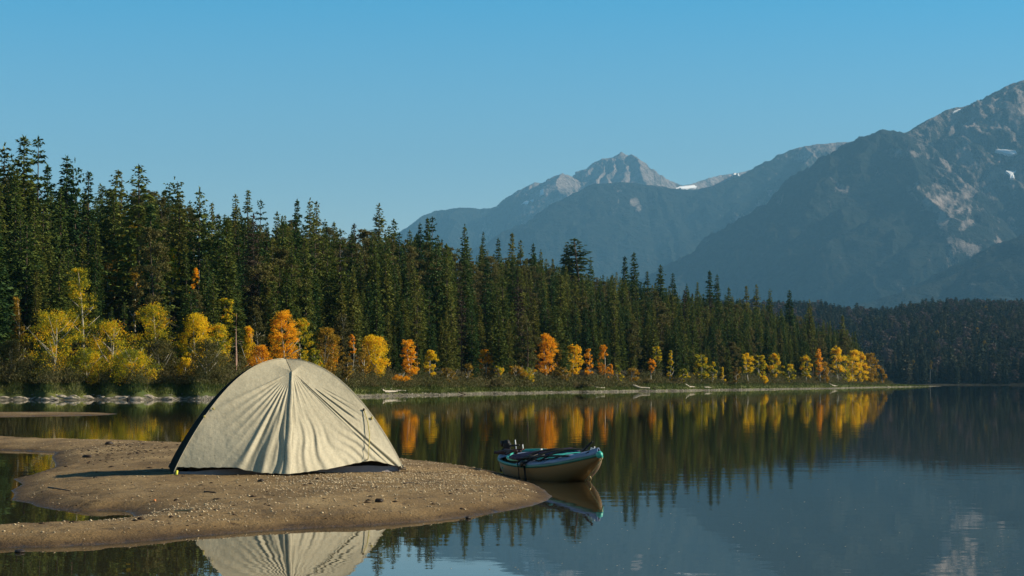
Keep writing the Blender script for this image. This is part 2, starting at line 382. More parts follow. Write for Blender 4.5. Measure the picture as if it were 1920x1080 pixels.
for poly, G, lb in [
    ([(976, 384), (988, 383), (1001, 377), (1001, 373), (985, 377)], G1, 'thin snow streak low under the twin rocky peaks'),
    ([(1012, 366), (1020, 364), (1019, 353), (1013, 357)], G1, 'small snow spot in the notch between the twin rocky peaks'),
    ([(1268, 352), (1290, 353), (1308, 350), (1300, 347), (1275, 349)], G1, 'long snow streak in the saddle right of the pyramid peak'),
    ([(1372, 328), (1386, 328), (1384, 324), (1374, 325)], G1, 'small snow fleck high on the pale far ridge'),
    ([(1787, 211), (1797, 208), (1806, 205), (1798, 204), (1788, 208)], G3, 'snow patch highest up beside the summit ridge on the right'),
    ([(1868, 281), (1890, 289), (1910, 288), (1904, 282), (1880, 279)], G3, 'broad snow patch below the summit on the right mountain'),
    ([(1886, 320), (1906, 320), (1902, 327), (1902, 335), (1893, 335), (1895, 328)], G3, 'hourglass shaped snow patch near the right edge'),
]: snow(poly, G, lb)

# ------------------------------------------------------------------ far wooded hill on the right
def far_hill_z(X, Y):
    px = 960 + X / Y * FPX
    skyl = np.interp(px, [1300, 1440, 1500, 1600, 1660, 1720, 1800, 1920, 2300], [575, 572, 572, 584, 582, 572, 570, 573, 560])
    zt = HC + (718.5 - skyl - 6) / FPX * 1900 - 9
    t = np.clip((Y - 1060) / 840, 0, 1.3)
    return -0.5 + np.minimum((Y - 1040) * 0.06, 1.0) + zt * (1 - (1 - np.clip(t, 0, 1)) ** 1.35) + (fbm(X / 90, Y / 90, 3, 5) - 0.5) * 12 * np.clip(t * 3, 0, 1)

px_ = np.linspace(1180, 2350, 240); D_ = np.concatenate([[1030], np.linspace(1045, 2300, 110)])
PX_, DD_ = np.meshgrid(px_, D_); X_ = (PX_ - 960) / FPX * DD_
Z_ = far_hill_z(X_, DD_); Z_[0] = -4
M_SOIL = plain('forest_floor', (0.040, 0.036, 0.022), 0.95, 0.05, 0.4, 0.3)
tag(link('hill', mesh_np('hill', np.stack([X_, DD_, Z_], -1), grid_faces(len(D_), len(px_)), True), M_SOIL), 'wooded hill across the lake on the right', 'hill', kind='structure')

# ------------------------------------------------------------------ forested peninsula: ground
S_PX = [-900, -200, 0, 200, 400, 550, 700, 850, 1000, 1200, 1400, 1560, 1680, 1760]
S_PY = [752, 751, 750.5, 750, 749.5, 747, 743.5, 740, 737, 734, 731, 728.3, 725.8, 724.6]
def shore_D(px):
    py = np.interp(px, S_PX, S_PY)
    a = np.arctan((540 - py) / FPX) + PITCH
    w = 1 + 0.012 * np.sin(np.asarray(px) / 23.0) + 0.008 * np.sin(np.asarray(px) / 9.0 + 1)
    return HC / np.tan(-a) * w
T_PX = [-900, 0, 1000, 1400, 1600, 1700, 1760]; T_T = [0.9, 0.9, 0.75, 0.5, 0.28, 0.12, 0.08]
C_PX = [-900, 0, 40, 100, 200, 300, 400, 500, 600, 700, 800, 900, 1000, 1100, 1200, 1300, 1400, 1500, 1560, 1600, 1640, 1680]
C_PY = [300, 325, 318, 345, 352, 352, 382, 398, 412, 420, 440, 460, 480, 500, 522, 543, 562, 583, 602, 622, 690, 716]
def canopy(px): return np.interp(px, C_PX, C_PY)
def hill_z(px, D):
    Ds = shore_D(px); T = np.interp(px, T_PX, T_T)
    t = (D - Ds) / (Ds * T)
    zt = np.maximum(0.8, (718.5 - canopy(px)) / FPX * Ds * (1 + T) + HC - 9.0)
    fade = np.clip((1705 - px) / 70, 0, 1)
    bank = np.clip((D - Ds) / 5.0, -1.2, 1) * 0.55
    up = np.clip(t - 0.02, 0, 1); s = up * (1.25 - 0.25 * up)
    over = np.clip(t - 1, 0, 2)
    lowtip = np.interp(px, [1690, 1780], [1.0, -0.3])
    return bank * lowtip + zt * s * fade - over * zt * 0.4 * fade
pxs = np.arange(-900, 1770, 6.0); ts = np.concatenate([[-0.012, -0.004, 0, 0.004, 0.01, 0.02, 0.03, 0.045, 0.06], np.linspace(0.08, 1.5, 60)])
PXg, Tg = np.meshgrid(pxs, ts); Dsg = shore_D(PXg); DDg = Dsg * (1 + Tg * np.interp(PXg, T_PX, T_T))
Zg = hill_z(PXg, DDg) + (fbm(PXg / 12, DDg / 3, 3, 8) - 0.5) * 0.18 * np.clip(Tg * 30, 0, 1)
Xg = (PXg - 960) / FPX * DDg

m, nt, N, L, b = new_mat('lake_bank')
g = N.new('ShaderNodeNewGeometry'); sx = N.new('ShaderNodeSeparateXYZ'); L.new(g.outputs['Position'], sx.inputs[0])
n1 = noise_tex(N, L, 2.2, 5, g.outputs['Position'], 0.7); n2 = noise_tex(N, L, 0.25, 3, g.outputs['Position'])
gv = ramp(N, [(0.40, (0.045, 0.042, 0.030)), (0.52, (0.11, 0.10, 0.075)), (0.70, (0.38, 0.34, 0.28))]); L.new(n1.outputs['Fac'], gv.inputs['Fac'])
gr = ramp(N, [(0.3, (0.055, 0.075, 0.022)), (0.7, (0.12, 0.125, 0.035))]); L.new(n2.outputs['Fac'], gr.inputs['Fac'])
hh = N.new('ShaderNodeMath'); hh.operation = 'MULTIPLY_ADD'; hh.inputs[1].default_value = 0.25; L.new(n2.outputs['Fac'], hh.inputs[0]); L.new(sx.outputs[2], hh.inputs[2])
rm = ramp(N, [(0.20, (0, 0, 0)), (0.30, (1, 1, 1))]); L.new(hh.outputs[0], rm.inputs['Fac'])
mx = N.new('ShaderNodeMixRGB'); L.new(rm.outputs[0], mx.inputs[0]); L.new(gv.outputs[0], mx.inputs[1]); L.new(gr.outputs[0], mx.inputs[2])
ff = ramp(N, [(0.62, (0, 0, 0)), (0.80, (1, 1, 1))]); L.new(hh.outputs[0], ff.inputs['Fac'])
mf = N.new('ShaderNodeMixRGB'); L.new(ff.outputs[0], mf.inputs[0]); L.new(mx.outputs[0], mf.inputs[1]); mf.inputs[2].default_value = (0.030, 0.028, 0.016, 1)
L.new(mf.outputs[0], b.inputs['Base Color']); b.inputs['Roughness'].default_value = 0.95; b.inputs['Specular IOR Level'].default_value = 0.1
bp = N.new('ShaderNodeBump'); bp.inputs['Strength'].default_value = 1; bp.inputs['Distance'].default_value = 0.08; L.new(n1.outputs['Fac'], bp.inputs['Height']); L.new(bp.outputs[0], b.inputs['Normal'])
M_BANK = m
tag(link('ground', mesh_np('ground', np.stack([Xg, DDg, Zg], -1), grid_faces(len(ts), len(pxs)), True), M_BANK), 'wooded bank rising from the far side of the lake', 'ground', kind='structure')

def gz(px, D): return float(hill_z(np.array(px, float), np.array(D, float)))
def gpt(px, D, dz=-0.05): return Vector(((px - 960) / FPX * D, D, gz(px, D) + dz))

# ------------------------------------------------------------------ tree meshes
def tri_cloud(name, base, tip, side, mat):
    """one triangle per spray: base -/+ side, tip"""
    base = np.asarray(base); tip = np.asarray(tip); side = np.asarray(side)
    V = np.stack([base - side, base + side, tip], 1).reshape(-1, 3)
    F = np.arange(len(V)).reshape(-1, 3)
    me = mesh_np(name, V, F); me.materials.append(mat); return me

def conifer_crown(H, rw, seed, mat, z0=0.08, whorl=0.32, droop=0.35, rag=0.35, leafl=0.26, shape=0.85, gap=0.0, leaves=6):
    rng = np.random.default_rng(seed); B, T, S = [], [], []
    z = H * z0; az_bias = rng.random(8) * rag + (1 - rag * 0.5)
    while z < H * 0.995:
        f = (z - H * z0) / (H * (1 - z0))
        Lm = rw * ((1 - f) ** shape) * min(1, 0.45 + f * 5) + 0.10
        nb = max(3, int(5 + 5 * (1 - f)))
        if rng.random() > gap:
            for k in range(nb):
                az = 2 * math.pi * (k + rng.random()) / nb
                Lb = Lm * az_bias[int(az / (2 * math.pi) * 8) % 8] * rng.uniform(0.6, 1.18)
                if rng.random() < 0.05: Lb *= 1.25
                d = np.array([math.cos(az), math.sin(az)])
                ns = max(2, int(Lb / (leafl * 0.5)))
                up0 = (0.35 if f > 0.75 else -droop * (1 - f)) + rng.uniform(-.15, .1)
                for s in range(ns):
                    q = (s + rng.random() * .8) / ns
                    r = Lb * (0.15 + 0.85 * q)
                    c = np.array([d[0] * r, d[1] * r, z + up0 * r * (1 - 0.35 * q) + 0.10 * q * q * Lb])
                    c += rng.normal(0, 0.05, 3)
                    for j in range(leaves):
                        a2 = az + rng.uniform(-1.2, 1.2)
                        ll = leafl * rng.uniform(0.5, 1.15) * (0.7 if f > 0.85 else 1)
                        v = np.array([math.cos(a2), math.sin(a2), rng.uniform(-0.75, 0.35)]) * ll
                        sd_ = np.array([-math.sin(a2), math.cos(a2), rng.uniform(-1.6, 1.6)]) * ll * rng.uniform(0.15, 0.30)
                        B.append(c); T.append(c + v); S.append(sd_)
        z += whorl * rng.uniform(0.6, 1.4) * (0.75 if f > 0.8 else 1)
    for j in range(10):                                   # leader
        zz = H * (0.97 + 0.035 * rng.random()); a2 = rng.random() * 6.28
        B.append(np.array([0, 0, zz])); T.append(np.array([math.cos(a2) * .12, math.sin(a2) * .12, zz + .22])); S.append(np.array([-math.sin(a2), math.cos(a2), 0]) * .05)
    return tri_cloud('crown', B, T, S, mat)

def trunk_mesh(H, r, mat, bend=0.0, seed=0, limbs=0, z0=0.3, limb_len=0.2):
    rng = random.Random(seed); mb = MB(); n = 8
    pts = [(bend * math.sin(i / n * 2.2 + seed) * H * 0.05, bend * math.cos(i / n * 1.7 + seed) * H * 0.03, H * 0.97 * i / n) for i in range(n + 1)]
    mb.tube(pts, [r * (1 - 0.92 * i / n) + 0.006 for i in range(n + 1)], 7)
    for k in range(limbs):
        f = z0 + (0.9 - z0) * (k + rng.random()) / limbs; i = min(n - 1, int(f * n)); p = Vector(pts[i]).lerp(Vector(pts[i + 1]), f * n - i)
        a = rng.random() * 6.28; Lh = H * limb_len * (1.15 - f) * rng.uniform(.7, 1.3)
        q = p + Vector((math.cos(a), math.sin(a), 0.9)) * Lh * 0.5; e = p + Vector((math.cos(a) * Lh, math.sin(a) * Lh, Lh * rng.uniform(.6, 1.3)))
        mb.tube([p, q, e], [r * (1 - f) * .7 + .01, r * (1 - f) * .4 + .008, 0.006], 5)
    me = bpy.data.meshes.new('trunk'); me.from_pydata([tuple(p) for p in np.concatenate(mb.v)], [], mb.f)
    me.polygons.foreach_set('use_smooth', np.ones(len(me.polygons), dtype=bool)); me.materials.append(mat); return me

def leafy_crown(H, w, seed, mat, z0=0.25, n_clump=34, per=95, leaf=0.10, style='oval', lean=0.0):
    """deciduous crown: clumps of small leaf faces in an uneven volume (unit: metres)"""
    rng = np.random.default_rng(seed); B, T, S = [], [], []
    for c in range(n_clump):
        f = rng.random() ** 0.85
        z = H * (z0 + (1 - z0) * f)
        if style == 'oval': rr = w * 0.5 * math.sin(math.pi * min(0.97, 0.14 + 0.80 * f)) ** 0.7
        elif style == 'column': rr = w * 0.5 * (0.55 + 0.45 * math.sin(math.pi * min(0.98, 0.25 + 0.75 * f)))
        elif style == 'cone': rr = w * 0.5 * (1.05 - 0.9 * f)
        else: rr = w * 0.5 * (0.6 + 0.5 * math.sin(3.1 * f + seed)) * (1 - 0.35 * f)
        a = rng.random() * 6.283; q = rng.uniform(0.3, 1.1)
        cx, cy = math.cos(a) * rr * q + lean * f * w, math.sin(a) * rr * q
        cr = w * rng.uniform(0.06, 0.16)
        n = int(per * rng.uniform(0.5, 1.4))
        dv = rng.normal(0, 1, (n, 3)); dv /= np.linalg.norm(dv, axis=1)[:, None]
        p = np.array([cx, cy, z]) + dv * cr * (rng.random((n, 1)) ** 0.45) * np.array([1.15, 1.15, 0.8])
        v = rng.normal(0, 1, (n, 3)); v /= np.linalg.norm(v, axis=1)[:, None]
        u = np.cross(v, rng.normal(0, 1, (n, 3))); u /= np.linalg.norm(u, axis=1)[:, None]
        ll = leaf * rng.uniform(0.6, 1.3, (n, 1))
        B.append(p); T.append(p + v * ll * 1.3); S.append(u * ll * 0.55)
    return tri_cloud('crown', np.concatenate(B), np.concatenate(T), np.concatenate(S), mat)

# prototypes, all 10 m tall
PROTO = {}
def proto(key, crown, trunk): PROTO[key] = (crown, trunk)
TR = trunk_mesh(10, 0.13, M_BARK)
for i in range(4): proto('spruce%d' % i, conifer_crown(10, 0.95 + 0.1 * i, 100 + i, M_CON, rag=0.5, whorl=.26), TR)
for i in range(3): proto('slim%d' % i, conifer_crown(10, 0.78, 200 + i, M_CON, whorl=0.24, rag=0.5, leafl=0.22, shape=0.7, gap=0.05), TR)
for i in range(2): proto('fir%d' % i, conifer_crown(10, 1.9, 300 + i, M_CON, whorl=0.33, droop=0.1, rag=0.6, leafl=0.30, shape=0.8, leaves=5), TR)
for i in range(2): proto('brown%d' % i, conifer_crown(10, 0.8, 400 + i, M_DEAD, z0=0.2, whorl=0.30, rag=0.8, leafl=0.22, shape=0.6, gap=0.18, leaves=4), trunk_mesh(10, 0.10, M_BARK, limbs=26, limb_len=.12))
for i in range(2): proto('sparse%d' % i, conifer_crown(10, 0.85, 500 + i, M_CON, z0=0.25, whorl=0.34, rag=0.9, leafl=0.26, shape=0.45, gap=0.3), trunk_mesh(10, 0.12, M_BARK, limbs=20, limb_len=.1))
for i in range(3): proto('olive%d' % i, leafy_crown(10, 3.1, 600 + i, M_OLIVE, 0.12, 64, 110, 0.12, 'oval'), trunk_mesh(10, 0.11, M_BARK, 0.8, i, 8))
proto('gnarl0', conifer_crown(10, 1.15, 700, M_CON, z0=.15, whorl=.30, droop=-.15, rag=.8, leafl=.30, shape=.42, gap=.10, leaves=7), trunk_mesh(10, 0.16, M_BARK, 1.0, 0, 14, 0.4, .12))
proto('gnarl1', conifer_crown(10, 1.0, 703, M_CON, z0=.15, whorl=.40, droop=-.1, rag=.9, leafl=.30, shape=.28, gap=.15, leaves=7), trunk_mesh(10, 0.16, M_BARK, 1.0, 1, 14, 0.4, .12))

def put_tree(name, key, base, H, wscale=1.0, rz=0.0, label=None, cat=None, group=None, lean=0.0):
    cr, tr = PROTO[key]; e = empty(name, base, rz); s = H / 10; wscale *= 1.04
    e.scale = (s * wscale, s * wscale, s); e.rotation_euler = (lean, 0, rz)
    link('trunk', tr, parent=e); link('crown', cr, parent=e)
    tag(e, label, cat, group); return e

# ------------------------------------------------------------------ autumn trees (each one by itself)
GA = 'autumn birches and aspens along the lake shore'
AUT = [ # px, top, bottom, width, palette, style, tdepth, label
 (100, 588, 712, 100, 'YG', 'oval', .03, 'broad yellow and gold birch, leftmost of the shore, with pale slanting stems'),
 (147, 505, 640, 52, 'YG', 'column', .09, 'tall yellow green birch rising behind the leftmost gold birch'),
 (245, 420, 540, 36, 'YEL', 'column', .32, 'yellow aspen high among the dark spruces at upper left'),
 (208, 484, 575, 40, 'OG', 'odd', .22, 'thin orange flecked aspen half hidden high in the left spruces'),
 (258, 500, 600, 30, 'OG', 'odd', .20, 'orange topped aspen just right of the flecked one in the left spruces'),
 (322, 468, 560, 30, 'YG', 'odd', .24, 'lime yellow aspen in the spruces above the yellow green thicket'),
 (208, 606, 700, 90, 'YG', 'oval', .03, 'yellow green birch with spreading crown second along the left shore'),
 (285, 572, 700, 76, 'YG', 'oval', .06, 'large green and yellow birch left of the dark conifer gap'),
 (246, 660, 716, 86, 'YG', 'oval', .012, 'low gold edged birch leaning over the brush at left'),
 (368, 588, 690, 58, 'YEL', 'oval', .045, 'gold yellow birch upright just left of the tent'),
 (350, 672, 715, 36, 'YEL', 'oval', .012, 'small bright yellow birch low at the bank left of the tent'),
 (408, 610, 690, 50, 'YG', 'oval', .05, 'dull yellow green birch touching the tent outline at left'),
 (366, 503, 552, 20, 'ORA', 'odd', .22, 'small orange sprig of aspen high above the tent'),
 (466, 614, 700, 54, 'YEL', 'odd', .05, 'gold aspen beside the bare pink trunk behind the tent'),
 (488, 650, 712, 46, 'ORA', 'oval', .025, 'low orange aspen peeking over the tent on its left'),
 (533, 584, 680, 54, 'ORA', 'oval', .05, 'brightest orange aspen standing right above the tent peak'),
 (566, 596, 680, 36, 'YG', 'oval', .08, 'yellow green aspen against the right of the brightest orange one'),
 (612, 618, 705, 58, 'OG', 'oval', .04, 'copper brown aspen above the right shoulder of the tent'),
 (622, 630, 690, 20, 'ORA', 'column', .035, 'narrow orange aspen inside the copper one above the tent'),
 (660, 628, 670, 17, 'ORA', 'column', .06, 'small orange aspen squeezed between dark spruces right of the tent'),
 (701, 630, 708, 58, 'YEL', 'oval', .03, 'round bright yellow aspen just right of the tent'),
 (766, 638, 714, 32, 'ORA', 'column', .02, 'tall ragged orange aspen second from the tent on the right'),
 (748, 706, 714, 40, 'ORA', 'oval', .004, 'very low orange bush at the foot of the ragged orange aspen'),
 (808, 658, 704, 28, 'YEL', 'oval', .02, 'small yellow aspen right of the ragged orange one'),
 (877, 684, 712, 26, 'OG', 'odd', .01, 'small dull orange bush left of the round orange aspen'),
 (910, 657, 708, 31, 'ORA', 'oval', .02, 'compact orange aspen above the stern of the boat'),
 (934, 688, 712, 26, 'YG', 'oval', .012, 'low yellow bush right beside the compact orange aspen'),
 (968, 686, 716, 34, 'OG', 'oval', .012, 'olive yellow bush between the compact orange and large orange aspens'),
 (1024, 628, 700, 40, 'ORA', 'oval', .03, 'large orange gold aspen above the middle of the boat'),
 (1040, 640, 705, 30, 'OG', 'oval', .035, 'brownish gold aspen merging with the large orange one above the boat'),
 (1076, 648, 704, 36, 'YEL', 'oval', .03, 'yellow aspen with gold edges above the bow of the boat'),
 (1103, 656, 704, 17, 'ORA', 'column', .025, 'thin orange aspen between the yellow one and the orange column'),
 (1131, 648, 714, 22, 'ORA', 'column', .02, 'narrow bright orange aspen like a column right of the boat'),
 (1146, 682, 708, 18, 'ORA', 'odd', .015, 'small orange bush clinging to the orange column aspen'),
 (1158, 685, 716, 18, 'YG', 'oval', .012, 'olive green bush right of the orange column aspen'),
 (1222, 674, 702, 18, 'ORA', 'odd', .015, 'small orange aspen below a yellow green one in mid shore'),
 (1230, 650, 685, 22, 'YG', 'oval', .04, 'yellow green aspen top over the small orange one in mid shore'),
 (1257, 655, 718, 17, 'YG', 'cone', .02, 'slim yellow green tree right of the small orange aspen in mid shore'),
 (1313, 664, 712, 30, 'YG', 'oval', .015, 'broad yellow olive birch alone in front of dark spruces'),
 (1354, 690, 714, 14, 'YEL', 'odd', .01, 'tiny yellow bush right of the lone yellow olive birch'),
 (1400, 664, 700, 26, 'YEL', 'oval', .012, 'small gold aspen first of the right hand cluster'),
 (1424, 666, 706, 26, 'YG', 'oval', .03, 'grey green birch just right of the small gold aspen'),
 (1451, 664, 706, 30, 'YG', 'oval', .02, 'round yellow olive birch above a low gold bush'),
 (1432, 706, 718, 18, 'YEL', 'oval', .004, 'low gold bush at the waterside below the yellow olive birches'),
 (1510, 666, 708, 24, 'YG', 'oval', .012, 'muted yellow olive birch left of the pointed orange aspen'),
 (1534, 654, 702, 22, 'ORA', 'cone', .015, 'pointed orange aspen in the right hand cluster'),
 (1545, 680, 718, 30, 'OG', 'oval', .01, 'brown tinged bush at the foot of the pointed orange aspen'),
 (1570, 650, 700, 28, 'YEL', 'oval', .02, 'tall gold aspen in the group at the forest tip'),
 (1600, 658, 718, 34, 'YEL', 'oval', .012, 'wide golden birch in the middle of the group at the forest tip'),
 (1632, 664, 718, 36, 'OG', 'oval', .01, 'rusty gold birch last but one at the forest tip'),
 (1654, 688, 718, 16, 'OG', 'odd', .008, 'small rusty bush at the very tip of the peninsula'),
 (640, 590, 690, 40, 'OLV', 'oval', .10, 'pale olive birch rising among spruces right above the tent'),
 (480, 580, 680, 40, 'OLV', 'oval', .10, 'olive green birch behind the gold aspens over the tent'),
 (300, 640, 716, 60, 'OLV', 'oval', .02, 'dark olive birch filling the gap under the big green yellow birch'),
 (390, 640, 722, 60, 'OLV', 'oval', .012, 'olive bushy tree at the bank touching the tent on the left'),
 (450, 670, 722, 40, 'OLV', 'oval', .012, 'olive bushy tree at the foot of the bare pink trunk'),
 (20, 640, 720, 50, 'OLV', 'oval', .02, 'olive bushy tree at the bank by the left picture edge'),
 (30, 560, 650, 40, 'OG', 'odd', .08, 'dull gold flecked birch high by the left picture edge'),
 (160, 655, 720, 60, 'YG', 'oval', .008, 'low yellow green birch between the two leftmost gold birches'),
 (335, 640, 720, 44, 'YG', 'oval', .02, 'yellow green birch in the gap left of the upright gold birch'),
 (425, 560, 660, 34, 'YG', 'odd', .12, 'thin lime birch climbing the spruces over the left tent shoulder'),
 (590, 655, 712, 36, 'YG', 'oval', .012, 'olive yellow bush just over the right part of the tent top'),
 (650, 670, 716, 30, 'OG', 'oval', .010, 'copper bush low right of the tent top'),
 (680, 655, 714, 26, 'OG', 'oval', .02, 'brownish gold bush on the left flank of the round bright yellow aspen'),
 (838, 690, 716, 34, 'OG', 'oval', .006, 'low brown gold bush between small yellow aspen and dull orange bush'),
 (990, 690, 716, 34, 'YG', 'oval', .006, 'low olive yellow bush at the left foot of the large orange gold aspen'),
 (1058, 690, 716, 26, 'OG', 'oval', .006, 'brown gold bush at the left foot of the yellow aspen over the bow'),
 (1185, 690, 716, 30, 'OG', 'oval', .006, 'wide brownish bush between orange column aspen and mid shore'),
 (1280, 692, 716, 24, 'YG', 'oval', .006, 'low yellow green bush left of the lone yellow olive birch'),
 (1335, 680, 714, 22, 'YG', 'oval', .010, 'small olive yellow bush touching the lone yellow olive birch on its right'),
 (1378, 690, 716, 22, 'OG', 'oval', .006, 'low brown gold bush left of the small gold aspen'),
 (1478, 684, 716, 24, 'YG', 'oval', .010, 'olive yellow bush right of the round yellow olive birch'),
 (1586, 668, 714, 26, 'YG', 'oval', .016, 'yellow green birch between the two golden trees at the forest tip'),
 (1616, 662, 714, 26, 'YEL', 'oval', .012, 'gold birch joining the wide golden and rusty ones at the forest tip'),
]
PAL = {'YEL': M_YEL, 'ORA': M_ORA, 'YG': M_YG, 'OG': M_OG, 'OLV': M_OLIVE}
for i, (px, top, bot, w, pal, style, td, lb) in enumerate(AUT):
    D = float(shore_D(px)) * (1 + td) + 4.0
    base = gpt(px, D); k = FPX / D
    H = max(0.5, (z_at(top, D) - base.z)); zb = max(0.0, (z_at(bot, D) - base.z) / H); W = w / k * (1.10 if px < 460 else 1.02)
    bush = 'bush' in lb.split(' ')[:5] or (zb < 0.12 and H < 2.2)
    nC = int(np.clip(w * (bot - top) / 26, 26, 170)); leaf = max(0.05, 1.6 / k)
    cr = leafy_crown(H, W, 900 + i, PAL[pal], min(zb, .8), nC, 55, leaf, style)
    tr = trunk_mesh(H, 0.035 + 0.012 * H, M_PALEBARK, 1.0, i, 9, max(.12, zb * .8), W / H * 0.55)
    e = empty('autumn_bush' if bush else 'autumn_tree', base)
    link('trunk', tr, parent=e); link('crown', cr, parent=e)
    tag(e, lb, 'bush' if bush else 'tree', GA)

# bare dead trunk
D = float(shore_D(443)) * 1.02 + 3; base = gpt(443, D)
mb = MB(); Hd = z_at(588, D) - base.z
mb.tube([(0, 0, 0), (0.03, 0, Hd * .3), (-.02, 0, Hd * .6), (0.02, 0, Hd)], [.075, .06, .045, .02], 7)
e = empty('dead_tree', base); mb.build('trunk', M_PINKBARK, e)
rr = random.Random(3)
for k in range(9):
    mb = MB(); z = Hd * rr.uniform(.45, .98); a = rr.random() * 6.28; l = rr.uniform(.2, .5)
    mb.tube([(0, 0, z), (math.cos(a) * l, math.sin(a) * l, z - l * .15)], [.012, .004], 4); mb.build('branch_stub', M_PINKBARK, e)
tag(e, 'bare pinkish dead trunk standing just behind the left shoulder of the tent', 'tree')

# ------------------------------------------------------------------ conifers
KEY = [ # px, top, kind, t-depth (in forest depth), width scale, label
 (4, 272, 'spruce1', .35, 1.1, 'tall spruce cut by the left edge of the picture, highest there'),
 (18, 292, 'gnarl0', .55, .6, 'small round topped tree between the two tallest left spruces'),
 (41, 258, 'spruce2', .35, 1.25, 'tallest spruce of the left forest, broad with ragged top'),
 (68, 258, 'sparse0', .40, .85, 'very thin spruce with tufted tip just right of the tallest left spruce'),
 (86, 312, 'spruce0', .5, 1.1, 'dark spruce in the dip right of the thin tufted spruce'),
 (122, 296, 'spruce3', .35, 1.2, 'dense dark spruce with a knobbly companion top at its right side'),
 (137, 301, 'gnarl1', .37, .55, 'crooked tree top leaning on the right of the dense dark spruce'),
 (163, 324, 'slim0', .35, 1.2, 'brown tinged slender spruce left of the crooked open tree'),
 (185, 346, 'slim1', .9, 1.0, 'pale distant spruce tip between the slender brown one and the crooked tree'),
 (219, 322, 'gnarl0', .45, .95, 'crooked open crowned tree left of the great broad fir'),
 (258, 313, 'fir0', .30, 1.2, 'great broad fir with layered branches on the left skyline'),
 (325, 334, 'gnarl1', .80, 1.0, 'lone round tufted tree standing clear of the skyline left of centre'),
 (372, 354, 'fir1', .35, .95, 'broad flat topped fir left above the tent'),
 (440, 366, 'slim2', .75, 1.1, 'left of the two pointed spruces on the skyline above the tent'),
 (463, 358, 'slim0', .75, 1.2, 'right and taller of the two pointed spruces on the skyline above the tent'),
 (487, 376, 'sparse1', .95, .8, 'faint bare topped spruce right of the two pointed ones'),
 (556, 376, 'spruce0', .65, .95, 'sharp dark spruce on the skyline above the right of the tent'),
 (580, 374, 'spruce1', .65, 1.0, 'first of a close pair of dark spruce tops right of the sharp one'),
 (592, 380, 'slim1', .66, 1.1, 'second of a close pair of dark spruce tops, slightly lower'),
 (710, 383, 'slim2', .75, 1.35, 'isolated dark spruce tip standing well above the skyline right of the tent'),
 (738, 413, 'spruce2', .55, 1.1, 'dark brownish spruce where the skyline meets the blue mountains'),
 (787, 420, 'spruce3', .6, .9, 'left spruce of the trio under the foot of the far range'),
 (801, 410, 'spruce0', .65, .9, 'middle spruce of the trio under the foot of the far range'),
 (810, 407, 'sparse0', .7, .9, 'highest and thinnest spruce of the trio under the far range'),
 (871, 423, 'spruce1', .6, .95, 'pointed spruce with a pale trunk line above the boat stern'),
 (906, 436, 'fir0', .9, .55, 'little broad tip poking over the olive trees above the boat stern'),
 (934, 448, 'spruce2', .75, .9, 'conical spruce top left of the flat olive crown'),
 (960, 438, 'spruce0', .9, 1.0, 'dark cone shaped tip exactly above the left part of the boat'),
 (976, 452, 'slim1', .7, 1.2, 'spire right of the dark cone shaped tip'),
 (1000, 458, 'spruce3', .7, 1.0, 'spruce with double shoulders left of the round topped pair'),
 (1014, 470, 'spruce1', .75, .9, 'lower spruce tucked right of the double shouldered one'),
 (1062, 460, 'spruce3', .75, 1.3, 'left and narrower crown of the round topped pair above the boat bow'),
 (1077, 449, 'gnarl0', .72, 1.9, 'right and bigger crown of the round topped pair above the boat bow'),
 (1108, 487, 'fir1', .7, .7, 'broad pyramidal top sloping right of the round topped pair'),
 (1172, 482, 'spruce0', .75, 1.0, 'left of the two twin spires in the middle of the right slope'),
 (1189, 475, 'spruce2', .75, 1.1, 'right of the two twin spires in the middle of the right slope'),
 (1214, 510, 'slim0', .7, 1.2, 'small spire between the twin spires and the stout spruce'),
 (1239, 498, 'spruce3', .7, 1.15, 'stout spruce standing above its neighbours on the right slope'),
 (1262, 514, 'slim1', .7, 1.1, 'spire right behind the stout spruce'),
 (1288, 534, 'spruce1', .65, 1.0, 'short spire in the gap before the tallest right hand spruce'),
 (1308, 530, 'slim0', .7, 1.0, 'thin spire left of the tallest right hand spruce'),
 (1331, 509, 'spruce0', .65, 1.0, 'tallest right hand spruce seen against the blue slope'),
 (1345, 516, 'slim2', .65, 1.0, 'slim spire just right of the tallest right hand spruce'),
 (1367, 540, 'spruce2', .6, 1.0, 'spruce with rounded tip right of the two tall right hand spires'),
 (1400, 537, 'slim0', .6, 1.1, 'first of three spires in a row on the far right slope'),
 (1419, 535, 'slim1', .6, 1.1, 'second of three spires in a row on the far right slope'),
 (1444, 543, 'spruce1', .6, .9, 'third of three spires in a row on the far right slope'),
 (1481, 545, 'spruce3', .55, 1.15, 'green lit conical spruce last to stand above the distant woods'),
 (1518, 563, 'slim2', .5, 1.2, 'dark column spruce near the end of the peninsula'),
 (1580, 592, 'spruce0', .5, 1.1, 'pointed spruce second to last at the end of the peninsula'),
 (1603, 622, 'slim1', .5, 1.1, 'last dark spruce at the end of the peninsula'),
]
def blocks(px, D, top):
    for a in AUT:
        if abs(px - a[0]) < a[3] * .55 + 5 and top < a[2] - 12 and D < float(shore_D(a[0])) * (1 + a[6]) + 4.5: return True
    return False
GC = 'conifers of the lakeside forest'
trees = []                      # dict px D H key top w visible
for (px, top, key, t, ws, lb) in KEY:
    Ds = float(shore_D(px)); T = float(np.interp(px, T_PX, T_T)); D = Ds * (1 + T * t)
    z = gz(px, D) - .05; trees.append(dict(px=px, D=D, z=z, H=z_at(top, D) - z, key=key, ws=ws, label=lb, top=top, fixed=True))
rng = np.random.default_rng(42)
KINDS_ = ['spruce0', 'spruce1', 'spruce2', 'spruce3', 'slim0', 'slim1', 'slim2', 'fir0', 'fir1', 'brown0', 'brown1', 'sparse0', 'sparse1', 'olive0', 'olive1', 'olive2']
pts = []; cell = {}
Npt = 0
